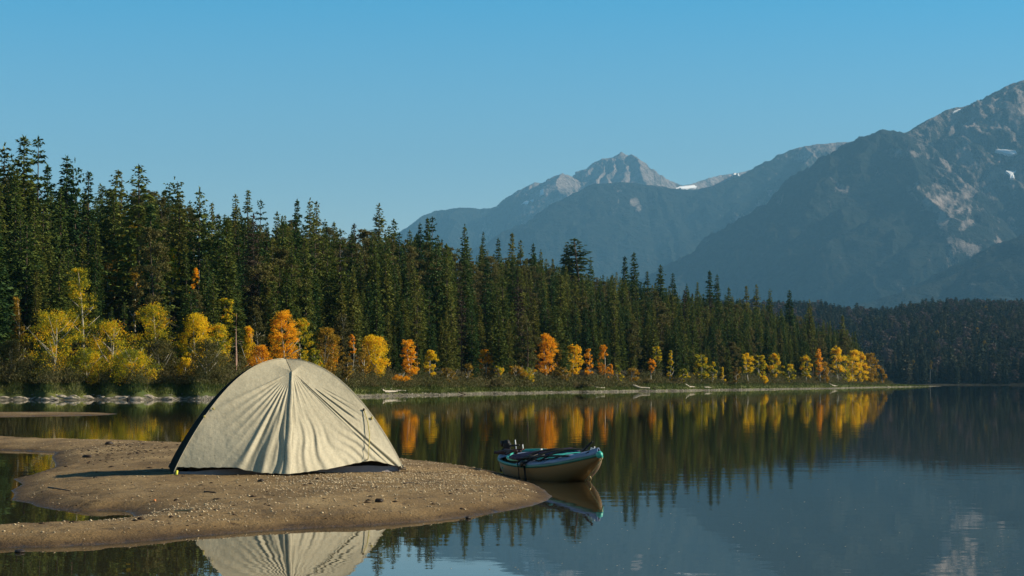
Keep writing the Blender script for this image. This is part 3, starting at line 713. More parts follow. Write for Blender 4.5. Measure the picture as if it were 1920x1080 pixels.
for tries in range(60000):
    px = rng.uniform(-500, 1665); Ds = float(shore_D(px)); T = float(np.interp(px, T_PX, T_T))
    t = rng.random() ** 0.9 * 1.12 + 0.02
    if rng.random() > (Ds * (1 + T * t)) * T * Ds / (480 * 1.2 * 110): continue
    D = Ds * (1 + T * t); X = (px - 960) / FPX * D
    if D - Ds < 6: continue
    c = (int(X // 2.3), int(D // 2.3))
    if any((c[0] + i, c[1] + j) in cell for i in (-1, 0, 1) for j in (-1, 0, 1)) and rng.random() > 0.03: continue
    if c in cell: continue
    cell[c] = 1
    pr = np.array([10, 10, 10, 10, 10, 10, 8, 3, 3, 2.5, 2.5, 2, 2, 4, 4, 4], float)
    if px < 400: pr[7:9] *= 3
    if t > 0.45 and 250 < px < 1150: pr[13:] *= 4.0
    key = KINDS_[rng.choice(16, p=pr / pr.sum())]
    z = gz(px, D) - .05
    H = rng.normal(8.6, 1.5) * (1.1 if px < 300 else 1) * (0.85 if key.startswith('olive') else 1)
    if t < 0.12: H *= rng.uniform(0.55, 1.0)
    H = min(max(H, 3.0), 13)
    top = y_of(px, D, z + H); lim = float(canopy(px)) + rng.uniform(-2, 30) + (6 if key.startswith('olive') else 0)
    if top < lim: H = z_at(lim, D) - z; top = lim
    if H < 2.5 or blocks(px, D, top): continue
    trees.append(dict(px=px, D=D, z=z, H=H, key=key, ws=rng.uniform(.85, 1.2) * (1.15 if H < 7 else 1), label=None, top=top, fixed=False))
for tries in range(900):
    px = rng.uniform(-60, 1660); Ds = float(shore_D(px)); D = Ds + rng.uniform(7, 34) * (1 if px < 900 else 1.5); X = (px - 960) / FPX * D
    c = (int(X // 1.9), int(D // 1.9), 'y')
    if c in cell: continue
    cell[c] = 1; key = KINDS_[rng.choice([0, 1, 2, 3, 4, 5, 6])]; z = gz(px, D) - .05; H = rng.uniform(3.2, 7.0) * (1.15 if px > 900 else 1)
    top = y_of(px, D, z + H)
    if top < float(canopy(px)) + 40 or blocks(px, D, top): continue
    trees.append(dict(px=px, D=D, z=z, H=H, key=key, ws=rng.uniform(1.0, 1.4), label=None, top=top, fixed=False))
# what of each tree can be seen: sweep from near to far over picture columns
cols = np.full(2600, 745.0)      # columns -300..2300
trees.sort(key=lambda d: d['D'])
for d in trees:
    k = FPX / d['D']; hw = d['H'] * 0.12 * d['ws'] * k * (1.6 if d['key'][:3] in ('fir', 'oli', 'gna') else 1)
    c = d['px'] + 300; a, b_ = int(max(0, c - hw)), int(min(2599, c + hw + 1))
    if b_ <= a: d['vis'] = 0; continue
    xs = np.arange(a, b_); bot = y_of(0, d['D'], d['z'])
    tp = d['top'] + abs(xs - c) / max(hw, 1) * (bot - d['top']) * 0.8
    d['vis'] = float(np.clip(cols[a:b_] - tp, 0, None).sum()) if -10 < d['px'] < 1930 else 0.0
    cols[a:b_] = np.minimum(cols[a:b_], tp)
cand = [d for d in trees if not d['fixed'] and d['vis'] > 60]
cand.sort(key=lambda d: -d['vis'])
conifs = [d for d in cand if not d['key'].startswith('olive')][:300 - sum(1 for d in trees if d['fixed'])]
olives = [d for d in cand if d['key'].startswith('olive')][:110]
chosen = set(id(d) for d in conifs) | set(id(d) for d in olives) | set(id(d) for d in trees if d['fixed'])
rest = [d for d in trees if id(d) not in chosen]
ZONES = [(-999, 70, 'at the left edge of the picture'), (70, 150, 'above the leftmost gold birch'), (150, 230, 'above the spreading birch'), (230, 325, 'above the big green yellow birch'),
         (325, 405, 'above the gold birch left of the tent'), (405, 500, 'above the left shoulder of the tent'), (500, 590, 'above the tent peak'),
         (590, 670, 'above the right shoulder of the tent'), (670, 740, 'above the round bright yellow aspen'), (740, 830, 'above the ragged orange aspen'),
         (830, 900, 'left of the compact orange aspen'), (900, 985, 'above the compact orange aspen'), (985, 1060, 'above the large orange gold aspen'),
         (1060, 1118, 'above the yellow aspen over the bow'), (1118, 1180, 'above the orange column aspen'), (1180, 1270, 'above the slim yellow green tree'),
         (1270, 1360, 'above the lone yellow olive birch'), (1360, 1440, 'above the small gold aspen'), (1440, 1520, 'above the round yellow olive birch'), (1520, 1999, 'at the forest tip')]
ORD = ['first', 'second', 'third', 'fourth', 'fifth', 'sixth', 'seventh', 'eighth', 'ninth', 'tenth', 'eleventh', 'twelfth', 'thirteenth', 'fourteenth', 'fifteenth', 'sixteenth', 'seventeenth', 'eighteenth', 'nineteenth', 'twentieth'] + ['twenty-' + w for w in 'first second third fourth fifth sixth seventh eighth ninth'.split()] + ['thirtieth'] + ['thirty-' + w for w in 'first second third fourth fifth'.split()]
def row_of(d):
    f = (d['top'] - float(canopy(d['px']))) / (745 - float(canopy(d['px'])))
    return 'on skyline' if f < 0.14 else ('upper slope' if f < 0.34 else ('mid slope' if f < 0.55 else 'lowest row'))
LOOK = {'spr': 'dark spruce', 'sli': 'slender spruce', 'fir': 'broad fir', 'bro': 'brownish thin spruce', 'spa': 'sparse spruce', 'oli': 'olive leafy tree'}
bins = {}
for d in conifs + olives:
    zt = [z[2] for z in ZONES if z[0] <= d['px'] < z[1]][0]
    bins.setdefault((LOOK[d['key'][:3]], row_of(d), zt), []).append(d)
for (lk, rw_, zt), L_ in bins.items():
    L_.sort(key=lambda d: d['px'])
    for i, d in enumerate(L_):
        if len(L_) == 1: d['label'] = '%s %s %s' % (lk, rw_, zt)
        elif len(L_) == 2: d['label'] = '%s of two: %s, %s %s' % (('left', 'right')[i], lk, rw_, zt)
        else: d['label'] = '%s %s from left, %s %s' % (ORD[min(i, 34)], lk, rw_, zt)
for d in trees:
    if id(d) not in chosen: continue
    nm = {'oli': 'leafy_tree', 'gna': 'pine_tree', 'fir': 'fir_tree'}.get(d['key'][:3], 'spruce_tree')
    g_ = 'olive leafy trees mixed into the forest' if nm == 'leafy_tree' else GC
    put_tree(nm, d['key'], ((d['px'] - 960) / FPX * d['D'], d['D'], d['z']), d['H'], d['ws'], rng.random() * 6.28, d['label'], 'tree', g_)

# the rest of the wood and the woods across the lake: one mass each
def instances(name, pos, idx, scl, rot, meshes, label, cat):
    V = np.array(pos, np.float32); me = bpy.data.meshes.new(name); me.vertices.add(len(V)); me.vertices.foreach_set('co', V.ravel())
    a = me.attributes.new('idx', 'INT', 'POINT'); a.data.foreach_set('value', np.array(idx, np.int32))
    a = me.attributes.new('scl', 'FLOAT_VECTOR', 'POINT'); a.data.foreach_set('vector', np.array(scl, np.float32).ravel())
    a = me.attributes.new('rot', 'FLOAT_VECTOR', 'POINT'); a.data.foreach_set('vector', np.array(rot, np.float32).ravel())
    o = link(name, me); tag(o, label, cat, kind='stuff')
    ng = bpy.data.node_groups.new(name + '_nodes', 'GeometryNodeTree')
    ng.interface.new_socket('Geometry', in_out='INPUT', socket_type='NodeSocketGeometry'); ng.interface.new_socket('Geometry', in_out='OUTPUT', socket_type='NodeSocketGeometry')
    n = ng.nodes; l = ng.links; gi = n.new('NodeGroupInput'); go = n.new('NodeGroupOutput')
    g2i = n.new('GeometryNodeGeometryToInstance')
    for ob in reversed(meshes):
        oi = n.new('GeometryNodeObjectInfo'); oi.transform_space = 'ORIGINAL'; oi.inputs['Object'].default_value = ob
        oi.inputs['As Instance'].default_value = False; l.new(oi.outputs['Geometry'], g2i.inputs[0])
    iop = n.new('GeometryNodeInstanceOnPoints'); iop.inputs['Pick Instance'].default_value = True
    def attr(nm, t):
        q = n.new('GeometryNodeInputNamedAttribute'); q.data_type = t; q.inputs['Name'].default_value = nm; return q.outputs['Attribute']
    l.new(gi.outputs[0], iop.inputs['Points']); l.new(g2i.outputs[0], iop.inputs['Instance'])
    l.new(attr('idx', 'INT'), iop.inputs['Instance Index']); l.new(attr('scl', 'FLOAT_VECTOR'), iop.inputs['Scale'])
    l.new(attr('rot', 'FLOAT_VECTOR'), iop.inputs['Rotation'])
    l.new(iop.outputs[0], go.inputs[0])
    md = o.modifiers.new('scatter', 'NODES'); md.node_group = ng
    return o

first = {}
for ob in scene.objects:
    if ob.name.startswith('crown') and ob.data.name not in first: first[ob.data.name] = ob
def crown_objs(keys): return [first[PROTO[k][0].name] for k in keys if PROTO[k][0].name in first], [k for k in keys if PROTO[k][0].name in first]
objs, keys = crown_objs(KINDS_)
kk = {k: i for i, k in enumerate(keys)}
rest = [d for d in rest if d['key'] in kk]
instances('distant_trees', [((d['px'] - 960) / FPX * d['D'], d['D'], d['z']) for d in rest], [kk[d['key']] for d in rest],
          [(d['H'] / 10 * d['ws'],) * 2 + (d['H'] / 10,) for d in rest], [(0, 0, rng.random() * 6.28) for d in rest], objs,
          'mass of further conifers and olive trees filling the forest behind the nearer ones', 'forest')
print('TREES', len(trees), 'conifers', len(conifs), 'olives', len(olives), 'rest', len(rest))

# woods across the lake
def small_conifer(seed, mat, w):
    return conifer_crown(10, w, seed, mat, z0=0.05, whorl=0.55, droop=.3, rag=.5, leafl=.8, shape=.7, leaves=3)
fpos, fidx, fscl, frot = [], [], [], []
for k in range(15000):
    Y = 1052 + 950 * rng.random(); px = rng.uniform(1300, 2150); X = (px - 960) / FPX * Y
    if rng.random() > Y / 2000: continue
    z = float(far_hill_z(np.array(X), np.array(Y))); H = rng.normal(10.5, 3.0); H = min(max(H, 5), 19)
    fpos.append((X, Y, z - .2)); s = H / 10; fidx.append(int(rng.integers(0, 3)) if rng.random() > .10 else 3); w = s * rng.uniform(.9, 1.5); fscl.append((w, w, s)); frot.append((0, 0, rng.random() * 6.28))
# three far spruces and one far olive tree stand by themselves and lend their crowns to the wood
FARP = [('far0', small_conifer(1, M_FAR, 1.2), 1588, 1075, 13, 'dark spruce at the waterside across the lake, nearest to the forest tip'),
        ('far1', small_conifer(2, M_FAR, 1.5), 1800, 1070, 13, 'dark spruce at the waterside across the lake, in the middle'),
        ('far2', small_conifer(3, M_FAR, 1.0), 1900, 1072, 14, 'dark spruce at the waterside across the lake, at the right edge')]
M_FARO = leaf_mat('distant_bare_trees', [(0, (.09, .065, .055)), (1, (.15, .11, .09))], .3, .1, .6)
FARP.append(('far3', leafy_crown(10, 4, 5, M_FARO, .2, 24, 40, .5, 'oval'), 1560, 1300, 11, 'greyish leafy tree on the slope across the lake just beyond the forest tip'))
fo = []
for key, me, px, D, H, lb in FARP:
    X = (px - 960) / FPX * D; z = float(far_hill_z(np.array(X), np.array(float(D))))
    PROTO[key] = (me, TR); e = put_tree('spruce_tree' if key != 'far3' else 'leafy_tree', key, (X, D, z - .2), H, 1.2, 0, lb, 'tree', 'trees across the lake'); fo.append(e.children[1] if 'crown' in e.children[1].name else e.children[0])
instances('far_forest', fpos, fidx, fscl, frot, fo, 'distant dark forest covering the hill across the lake', 'forest')
for (px, py, w, lb) in [(1660, 637, 10, 'tiny orange tree on the far hill nearest the peninsula tip'), (1757, 632, 14, 'orange tree high on the far hill, middle one'), (1832, 624, 9, 'tiny yellow tree on the far hill toward the right edge'),
                        (1846, 652, 9, 'tiny orange tree on the far hill lower right'), (1712, 690, 10, 'small orange tree low on the far shore'), (1745, 694, 8, 'red orange bush low on the far shore right of the orange one'), (1849, 583, 9, 'faint orange tree near the crest of the far hill')]:
    # find the slope point behind that picture position
    for D in np.arange(1060, 1900, 8.0):
        X = (px - 960) / FPX * D; z = float(far_hill_z(np.array(X), np.array(D)))
        if y_of(0, D, z + 9) <= py: break
    Wd = w * .75 / FPX * D; e = empty('autumn_tree', (X, D, z))
    link('trunk', trunk_mesh(11, .12, M_PALEBARK, 1, px, 5, .4, .2), parent=e)
    link('crown', leafy_crown(12.5, Wd, px, M_OG, .62, 40, 60, .28, 'oval'), parent=e)
    tag(e, lb, 'tree', 'autumn trees on the far hill')

# ------------------------------------------------------------------ brush, grass, rocks and driftwood on the bank
B, T, S = [], [], []
for k in range(3400):
    px = rng.uniform(-300, 1672); Ds = float(shore_D(px)); off = 4.0 + rng.random() ** 1.5 * 6.0 + (0 if px > 450 else .5)
    D = Ds + off * (1 if px < 1200 else 1.6); p = gpt(px, D, 0); hgt = rng.uniform(.3, 1.0) * (1.15 if px < 450 else 1) * (.25 + 2.3 * fbm(np.array(px / 11.), np.array(.3), 3, 4) ** 2) * (.6 + .09 * (off - 4) * 1.6)
    n = 70; w = rng.uniform(.3, .8)
    q = np.stack([rng.normal(0, w * .5, n), rng.normal(0, w * .5, n), rng.random(n) ** 1.2 * hgt], 1) + np.array(p)
    v = rng.normal(0, 1, (n, 3)); v[:, 2] = abs(v[:, 2]) + .6; v /= np.linalg.norm(v, axis=1)[:, None]
    u = np.cross(v, rng.normal(0, 1, (n, 3))); u /= np.linalg.norm(u, axis=1)[:, None]
    ll = rng.uniform(.04, .10, (n, 1)) * (1 if px < 900 else 1.6)
    B.append(q); T.append(q + v * ll * 1.8); S.append(u * ll * .3)
me = tri_cloud('shore_brush', np.concatenate(B), np.concatenate(T), np.concatenate(S), M_BRUSH)
tag(link('shore_brush', me), 'low brown and olive brush along the foot of the forest', 'brush', kind='stuff')
n = 60000
px = rng.uniform(-300, 1740, n); Ds = shore_D(px); off = .6 + rng.random(n) ** .8 * 6.4 * np.where(px > 1200, 1.7, 1)
keep = (off > .6 + 1.6 * fbm(px / 30, off * 0, 2, 6) + .8 * (px < 420)) ; px, Ds, off = px[keep], Ds[keep], off[keep]
D = Ds + off; z = hill_z(px, D); X = (px - 960) / FPX * D; n = len(px)
q = np.stack([X, D, z - .02], 1); v = np.stack([rng.normal(0, .35, n), rng.normal(0, .35, n), np.ones(n)], 1) * rng.uniform(.08, .28, n)[:, None]
u = np.stack([np.ones(n), rng.normal(0, .4, n), np.zeros(n)], 1) * (rng.uniform(.02, .05, n) * D / 150)[:, None]
tag(link('bank_grass', tri_cloud('bank_grass', q, q + v, u, M_GRASS)), 'short green sedge and grass between the water and the brush', 'grass', kind='stuff')

def rock_mesh(seed):
    bm = bmesh.new(); bmesh.ops.create_icosphere(bm, subdivisions=3, radius=1)
    rr = random.Random(seed); sc = Vector((1.0, rr.uniform(.6, .9), rr.uniform(.28, .5)))
    for v in bm.verts:
        k = 1 + .28 * mnoise.noise(v.co * 1.2 + Vector((seed, 0, 0))) + .14 * mnoise.noise(v.co * 3 + Vector((0, seed, 0)))
        v.co = Vector((v.co.x * sc.x, v.co.y * sc.y, v.co.z * sc.z)) * k
        v.co.z = max(v.co.z, -.12)
    me = bpy.data.meshes.new('rock'); bm.to_mesh(me); bm.free(); me.materials.append(M_ROCK); return me
RM = [rock_mesh(i) for i in range(6)]
RMD = RM[0].copy(); RMD.materials.clear(); RMD.materials.append(M_ROCKD)
rz = random.Random(5); rocks = []
x = -20
while x < 400:
    w = rz.uniform(6, 26) if x < 330 else rz.uniform(4, 12)
    rocks.append((x + w / 2, w, rz.uniform(.4, 1.4))); x += w * rz.uniform(.55, 1.0)
for j in range(30): rocks.append((rz.uniform(0, 390), rz.uniform(4, 11), rz.uniform(1.2, 2.4)))
rocks.sort()
zn = lambda p: 'below the leftmost gold birch' if p < 150 else ('below the low gold edged birch' if p < 270 else 'near the tent')
rb = {}
for r_ in rocks:
    sz = 'large flat' if r_[1] > 18 else ('pale flat' if r_[1] > 11 else 'small')
    rb.setdefault((sz, zn(r_[0])), []).append(r_)
rlab = {}
for (sz, z_), L_ in rb.items():
    for i, r_ in enumerate(L_): rlab[r_] = '%s %s shoreline rock from left, %s' % (ORD[min(i, 34)], sz, z_)
for r_ in rocks:
    D = float(shore_D(r_[0])) + r_[2]; o = link('rock', rz.choice(RM)); s = r_[1] / 2 / FPX * D
    o.location = gpt(r_[0], D, -.02); o.scale = (s, s * .8, s * rz.uniform(.7, 1.15)); o.rotation_euler = (0, rz.uniform(-.1, .1), rz.choice([0, math.pi]) + rz.uniform(-.3, .3))
    tag(o, rlab[r_], 'rock', 'pale rocks along the left shoreline')
D = float(shore_D(246)) + .8; o = link('rock', RMD); o.location = gpt(246, D); s = 7 / FPX * D; o.scale = (s, s * .8, s * 1.6)
tag(o, 'single nearly black rock among the pale rocks of the left shoreline', 'rock', 'pale rocks along the left shoreline')

def log_(px0, py0, px1, py1, r, mat, label, roots=0, seed=1, cat='driftwood'):
    D = float(shore_D((px0 + px1) / 2)); a = None
    P = []
    for (px, py) in ((px0, py0), ((px0 + px1) / 2, (py0 + py1) / 2 - .4), (px1, py1)):
        for dd in np.arange(.5, 12, .15):
            zz = gz(px, D + dd)
            if y_of(0, D + dd, zz + r) <= py: break
        P.append(Vector(((px - 960) / FPX * (D + dd), D + dd, zz + r * .7)))
    c = P[1].copy(); e = empty('driftwood_log', c); mb = MB()
    mb.tube([p - c for p in P], [r, r * .85, r * .5], 8); mb.build('trunk', mat, e)
    rr = random.Random(seed)
    for k in range(roots):
        q = MB(); s0 = P[0].lerp(P[2], rr.uniform(0, .75)) - c; d = Vector((rr.uniform(-1, 1), rr.uniform(-.3, .3), rr.uniform(.05, .5))) * rr.uniform(.2, .5)
        q.tube([s0, s0 + d * .6, s0 + d + Vector((.05, 0, -.04))], [r * .5, r * .35, r * .12], 6); q.build('branch', mat, e)
    tag(e, label, cat, 'driftwood lying on the far bank')
log_(698, 735, 745, 733, .12, M_DRIFT, 'big bleached driftwood log with raised roots right of the tent', 3, 3)
log_(742, 732.5, 766, 733, .06, M_DRIFT, 'thin bleached pole right beside the big rooted driftwood', 0, 4)
log_(856, 738, 876, 740.5, .07, M_DRIFTD, 'dark driftwood stick at the waterline left of the boat stern', 2, 5)
log_(1115, 728.5, 1134, 726.8, .06, M_DRIFT, 'short bleached stick above the bow of the boat', 0, 6)
log_(1183, 727.5, 1218, 726.8, .15, M_DRIFT, 'longest bleached log on the middle of the bank', 0, 7)
log_(1225, 727.6, 1228, 729, .10, M_DRIFTD, 'dark stump right of the longest bleached log', 1, 17)
log_(1283, 725.4, 1302, 725.2, .10, M_DRIFT, 'left of two bleached logs lying end to end', 0, 8)
log_(1320, 726.2, 1334, 726.6, .10, M_DRIFT, 'right of two bleached logs lying end to end', 0, 9)
log_(1555, 723.4, 1569, 723.6, .12, M_DRIFT, 'bleached log below the golden birches at the forest tip', 0, 10)
log_(1650, 724, 1680, 725.5, .07, M_DRIFT, 'thin pale pole on the grassy point at the forest tip', 0, 11)
log_(1900, 721.2, 1935, 720.8, .5, M_DRIFT, 'pale log at the far waterline cut by the right edge', 0, 12) if False else None

# gravel at the far waterline
n = 4500
px = rng.uniform(380, 1700, n); Ds = shore_D(px); D = Ds + .1 + rng.random(n) ** 1.3 * 1.5; z = hill_z(px, D); X = (px - 960) / FPX * D
ico = np.array([(1, 0, 0), (-1, 0, 0), (0, 1, 0), (0, -1, 0), (0, 0, 1), (0, 0, -1)], float)
icf = np.array([(0, 2, 4), (2, 1, 4), (1, 3, 4), (3, 0, 4), (2, 0, 5), (1, 2, 5), (3, 1, 5), (0, 3, 5)])
def pebbles(name, P, s, mat, label, flat=.6, rg=rng):
    n = len(P); sc = s[:, None, None] * rg.uniform(.6, 1.4, (n, 6, 3)) * np.array([1, 1, flat])
    V = ico[None] * sc + P[:, None, :]; F = icf[None] + (np.arange(n) * 6)[:, None, None]
    me = mesh_np(name, V.reshape(-1, 3), F.reshape(-1, 3)); me.materials.append(mat)
    tag(link(name, me), label, 'gravel', kind='stuff')
M_PEB = plain('pale_pebbles', (0.25, 0.225, 0.18), .8, .2, .6, .7)
pebbles('shore_gravel', np.stack([X, D, z + .02], 1), rng.uniform(.02, .065, n) * np.where(px > 1100, 1.5, 1), M_PEB, 'pale gravel strip at the far waterline')

# ------------------------------------------------------------------ sand bar with the tent, and the thin spit behind
BAR = [(-260, 1033), (0, 1027), (100, 1025), (200, 1020), (300, 1012), (400, 1003), (500, 995), (600, 989), (700, 985), (800, 978), (880, 969), (950, 958), (1000, 948), (1027, 938), (1035, 931), (1022, 919), (1000, 907), (970, 896),
       (930, 885), (880, 877), (830, 871), (780, 866), (700, 858), (600, 850), (500, 843), (400, 837), (330, 833), (200, 830), (100, 828), (40, 824), (0, 820), (-120, 812), (-420, 808),
       (-420, 838), (-100, 841), (0, 843.5), (60, 846), (105, 848), (97, 857), (104, 870), (103, 876), (83, 883), (58, 891), (25, 898), (34, 903), (42, 908), (34, 913), (21, 920), (27, 926), (25, 932), (21, 938), (40, 941), (58, 944), (66, 949), (97, 955), (153, 958.5), (208, 957), (232, 958), (246, 963), (251, 968), (242, 973), (194, 980), (139, 987), (55, 991), (0, 993.5), (-260, 1000)]
# the far edge is seen over the crest of the bar: push those outline points to where the crest hides them
def to_ground(px, py): v = ground_at(px, py); return (v.x, v.y)
poly = np.array([to_ground(*p) for p in BAR])
def signed(X, Y, poly):
    d = np.full(X.shape, 1e9); ins = np.zeros(X.shape, bool); n = len(poly)
    for i in range(n):
        x0, y0 = poly[i]; x1, y1 = poly[(i + 1) % n]; dx, dy = x1 - x0, y1 - y0
        t = np.clip(((X - x0) * dx + (Y - y0) * dy) / (dx * dx + dy * dy), 0, 1)
        d = np.minimum(d, np.hypot(X - x0 - t * dx, Y - y0 - t * dy))
        c = ((y0 > Y) != (y1 > Y)) & (X < (x1 - x0) * (Y - y0) / (y1 - y0 + 1e-12) + x0); ins ^= c
    return np.where(ins, d, -d)
def bar_z(X, Y, s):
    n = fbm(X * .9, Y * .6, 3, 61) - .5
    h = 0.105 * (1 - np.exp(-np.clip(s, 0, None) / .55)) * (1 + .25 * n)
    h = h + np.where(s > 0, (fbm(X * 5, Y * 5, 3, 71) - .5) * .026 * np.clip(s * 4, 0, 1) + .02 * np.exp(-((s - .28) / .08) ** 2) * (fbm(X, Y, 2, 3)), 0)
    return np.where(s > 0, h + .002, s * .35)
def bar_h(x, y):
    s = signed(np.array([[x]], float), np.array([[y]], float), poly); return float(bar_z(np.array([[x]], float), np.array([[y]], float), s)[0, 0])

m, nt, N, L, b = new_mat('damp_sand')
g = N.new('ShaderNodeNewGeometry'); sx = N.new('ShaderNodeSeparateXYZ'); L.new(g.outputs['Position'], sx.inputs[0])
mp = N.new('ShaderNodeMapping'); mp.inputs['Scale'].default_value = (1, .55, 1); L.new(g.outputs['Position'], mp.inputs[0])
n1 = noise_tex(N, L, 1.2, 5, mp.outputs[0], .6); n2 = noise_tex(N, L, 55, 4, g.outputs['Position'], .7); n4 = noise_tex(N, L, 9, 5, mp.outputs[0], .65)
c1 = ramp(N, [(0.32, (0.125, 0.080, 0.036)), (0.5, (0.225, 0.150, 0.069)), (0.72, (0.350, 0.248, 0.122))]); L.new(n1.outputs['Fac'], c1.inputs['Fac'])
c2 = ramp(N, [(0.30, (0.35, 0.33, 0.32)), (0.48, (0.9, 0.9, 0.9)), (0.62, (1.15, 1.12, 1.08)), (0.72, (1.9, 1.85, 1.7))]); L.new(n2.outputs['Fac'], c2.inputs['Fac'])
m1 = N.new('ShaderNodeMixRGB'); m1.blend_type = 'MULTIPLY'; m1.inputs[0].default_value = .9; L.new(c1.outputs[0], m1.inputs[1]); L.new(c2.outputs[0], m1.inputs[2])
c4 = ramp(N, [(0.33, (0.25, 0.2, 0.18)), (0.42, (1, 1, 1))]); L.new(n4.outputs['Fac'], c4.inputs['Fac'])
m2 = N.new('ShaderNodeMixRGB'); m2.blend_type = 'MULTIPLY'; m2.inputs[0].default_value = .75; L.new(m1.outputs[0], m2.inputs[1]); L.new(c4.outputs[0], m2.inputs[2])
zz = N.new('ShaderNodeMath'); zz.operation = 'MULTIPLY_ADD'; zz.inputs[1].default_value = .03; L.new(n4.outputs['Fac'], zz.inputs[0]); L.new(sx.outputs[2], zz.inputs[2])
wet = ramp(N, [(0.030, (0.40, 0.36, 0.32)), (0.050, (0.74, 0.71, 0.66)), (0.095, (1, 1, 1))]); L.new(zz.outputs[0], wet.inputs['Fac'])
m3 = N.new('ShaderNodeMixRGB'); m3.blend_type = 'MULTIPLY'; m3.inputs[0].default_value = 1; L.new(m2.outputs[0], m3.inputs[1]); L.new(wet.outputs[0], m3.inputs[2])
L.new(m3.outputs[0], b.inputs['Base Color'])
wr = ramp(N, [(0.012, (0.3,) * 3), (0.030, (0.95,) * 3)]); L.new(zz.outputs[0], wr.inputs['Fac']); L.new(wr.outputs[0], b.inputs['Roughness']); b.inputs['Specular IOR Level'].default_value = .25
bp = N.new('ShaderNodeBump'); bp.inputs['Strength'].default_value = .9; bp.inputs['Distance'].default_value = .012; L.new(n2.outputs['Fac'], bp.inputs['Height'])
bp2 = N.new('ShaderNodeBump'); bp2.inputs['Strength'].default_value = .8; bp2.inputs['Distance'].default_value = .03; L.new(n4.outputs['Fac'], bp2.inputs['Height']); L.new(bp.outputs[0], bp2.inputs['Normal']); L.new(bp2.outputs[0], b.inputs['Normal'])
M_SAND = m

xs = np.arange(-11.5, 1.2, .045); ys = np.concatenate([np.arange(10.6, 24, .045), np.arange(24, 40, .12)])
XX, YY = np.meshgrid(xs, ys); SS = signed(XX, YY, poly); ZZ = np.maximum(bar_z(XX, YY, SS), -.25)
F = grid_faces(len(ys), len(xs)); zf = ZZ.reshape(-1)[F].max(1); F = F[zf > -.2]
tag(link('sand_bar', mesh_np('sand_bar', np.stack([XX, YY, ZZ], -1), F, True), M_SAND), 'brown sand and gravel bar curving into the lake under the tent', 'sand', kind='structure')
poly2 = np.array([to_ground(*p) for p in [(-400, 771), (-100, 773), (0, 774), (110, 773.8), (200, 774.6), (222, 776), (200, 778), (110, 779.6), (0, 781), (-200, 782), (-400, 783)]])
xs2 = np.arange(-26, -9, .12); ys2 = np.arange(50, 75, .12); X2, Y2 = np.meshgrid(xs2, ys2); S2 = signed(X2, Y2, poly2); Z2 = np.where(S2 > 0, .05 * (1 - np.exp(-S2 / .6)) + .002, S2 * .3); Z2 = np.maximum(Z2, -.3)
F = grid_faces(len(ys2), len(xs2)); F = F[Z2.reshape(-1)[F].max(1) > -.25]
tag(link('sand_spit', mesh_np('sand_spit', np.stack([X2, Y2, Z2], -1), F, True), M_SAND), 'thin low strip of sand in the water behind the bar at left', 'sand', kind='structure')

# pebbles on the bar: more of them in the gravelly belts
n = 60000
pu = rng.uniform(-40, 1030, n); pv = 833 + (1020 - 833) * rng.random(n) ** 1.0
Pg = np.array([to_ground(a, b2) for a, b2 in zip(pu, pv)]); s_ = signed(Pg[:, 0][None], Pg[:, 1][None], poly)[0]
dens = fbm(Pg[:, 0] * .8, Pg[:, 1] * .35, 3, 81)
belt = np.exp(-((pu - 880) / 120) ** 2 - ((pv - 905) / 28) ** 2) + .7 * np.exp(-((pu - 650) / 160) ** 2 - ((pv - 925) / 24) ** 2) + .35 * np.exp(-((pu - 350) / 200) ** 2 - ((pv - 975) / 16) ** 2) + .4 * np.exp(-((pu - 200) / 120) ** 2 - ((pv - 850) / 14) ** 2) + .5 * np.exp(-((pu - 820) / 90) ** 2 - ((pv - 880) / 8) ** 2)
kp = (s_ > .12) & (rng.random(n) < (.035 + .9 * belt) * np.clip(dens * 2.4 - .5, 0.1, 1))
Pg = Pg[kp]; s_ = s_[kp]; hz = bar_z(Pg[:, 0][None], Pg[:, 1][None], s_[None])[0]
print('PEBBLES', len(Pg))
ms = plain('light_pebbles', (0.44, 0.34, 0.21), .7, .3, .7, 12)
pebbles('gravel', np.stack([Pg[:, 0], Pg[:, 1], hz + .003], 1), .0035 + .009 * rng.random(len(Pg)) ** 2.5, ms, 'pale pebbles strewn over the sand bar')
# dark bits of bark and weed
n = 500; pu = rng.uniform(0, 1000, n); pv = np.where(rng.random(n) < .45, rng.normal(858, 9, n), rng.uniform(845, 1000, n)); pu = np.where(abs(pv - 858) < 20, rng.normal(250, 60, n), pu)
Pg = np.array([to_ground(a, b2) for a, b2 in zip(pu, pv)]); s_ = signed(Pg[:, 0][None], Pg[:, 1][None], poly)[0]; kp = s_ > .1; Pg = Pg[kp]; s_ = s_[kp]
hz = bar_z(Pg[:, 0][None], Pg[:, 1][None], s_[None])[0]
pebbles('sand_debris', np.stack([Pg[:, 0], Pg[:, 1], hz + .002], 1), .008 + .022 * rng.random(len(Pg)) ** 2, plain('dark_debris', (.045, .030, .022), .9, .1, .3, 9), 'scattered dark flecks of bark and weed on the sand', .35)
def sand_pt(px, py, dz=0.0):
    z = .1
    for _ in range(3):
        v = ground_at(px, py, z); z = max(bar_h(v.x, v.y), 0)
    return Vector((v.x, v.y, z + dz))
def bar_bit(px, py, sz, mat, name, label, cat, seed):
    mb = MB(); mb.blob((0, 0, sz[2] * .5), sz, seed, .5, 2); o = mb.build(name, mat); o.location = sand_pt(px, py); o.rotation_euler = (0, 0, seed); tag(o, label, cat); return o
M_BARKBIT = plain('wet_bark', (.025, .016, .012), .6, .3, .3, 20)
bar_bit(489, 903, (.035, .03, .014), M_BARKBIT, 'bark_piece', 'black lump of bark on the sand in front of the tent centre', 'bark', 2)
bar_bit(711, 941, (.03, .022, .018), M_BARKBIT, 'bark_piece', 'black lump of bark on the gravel below the right tent corner', 'bark', 3)
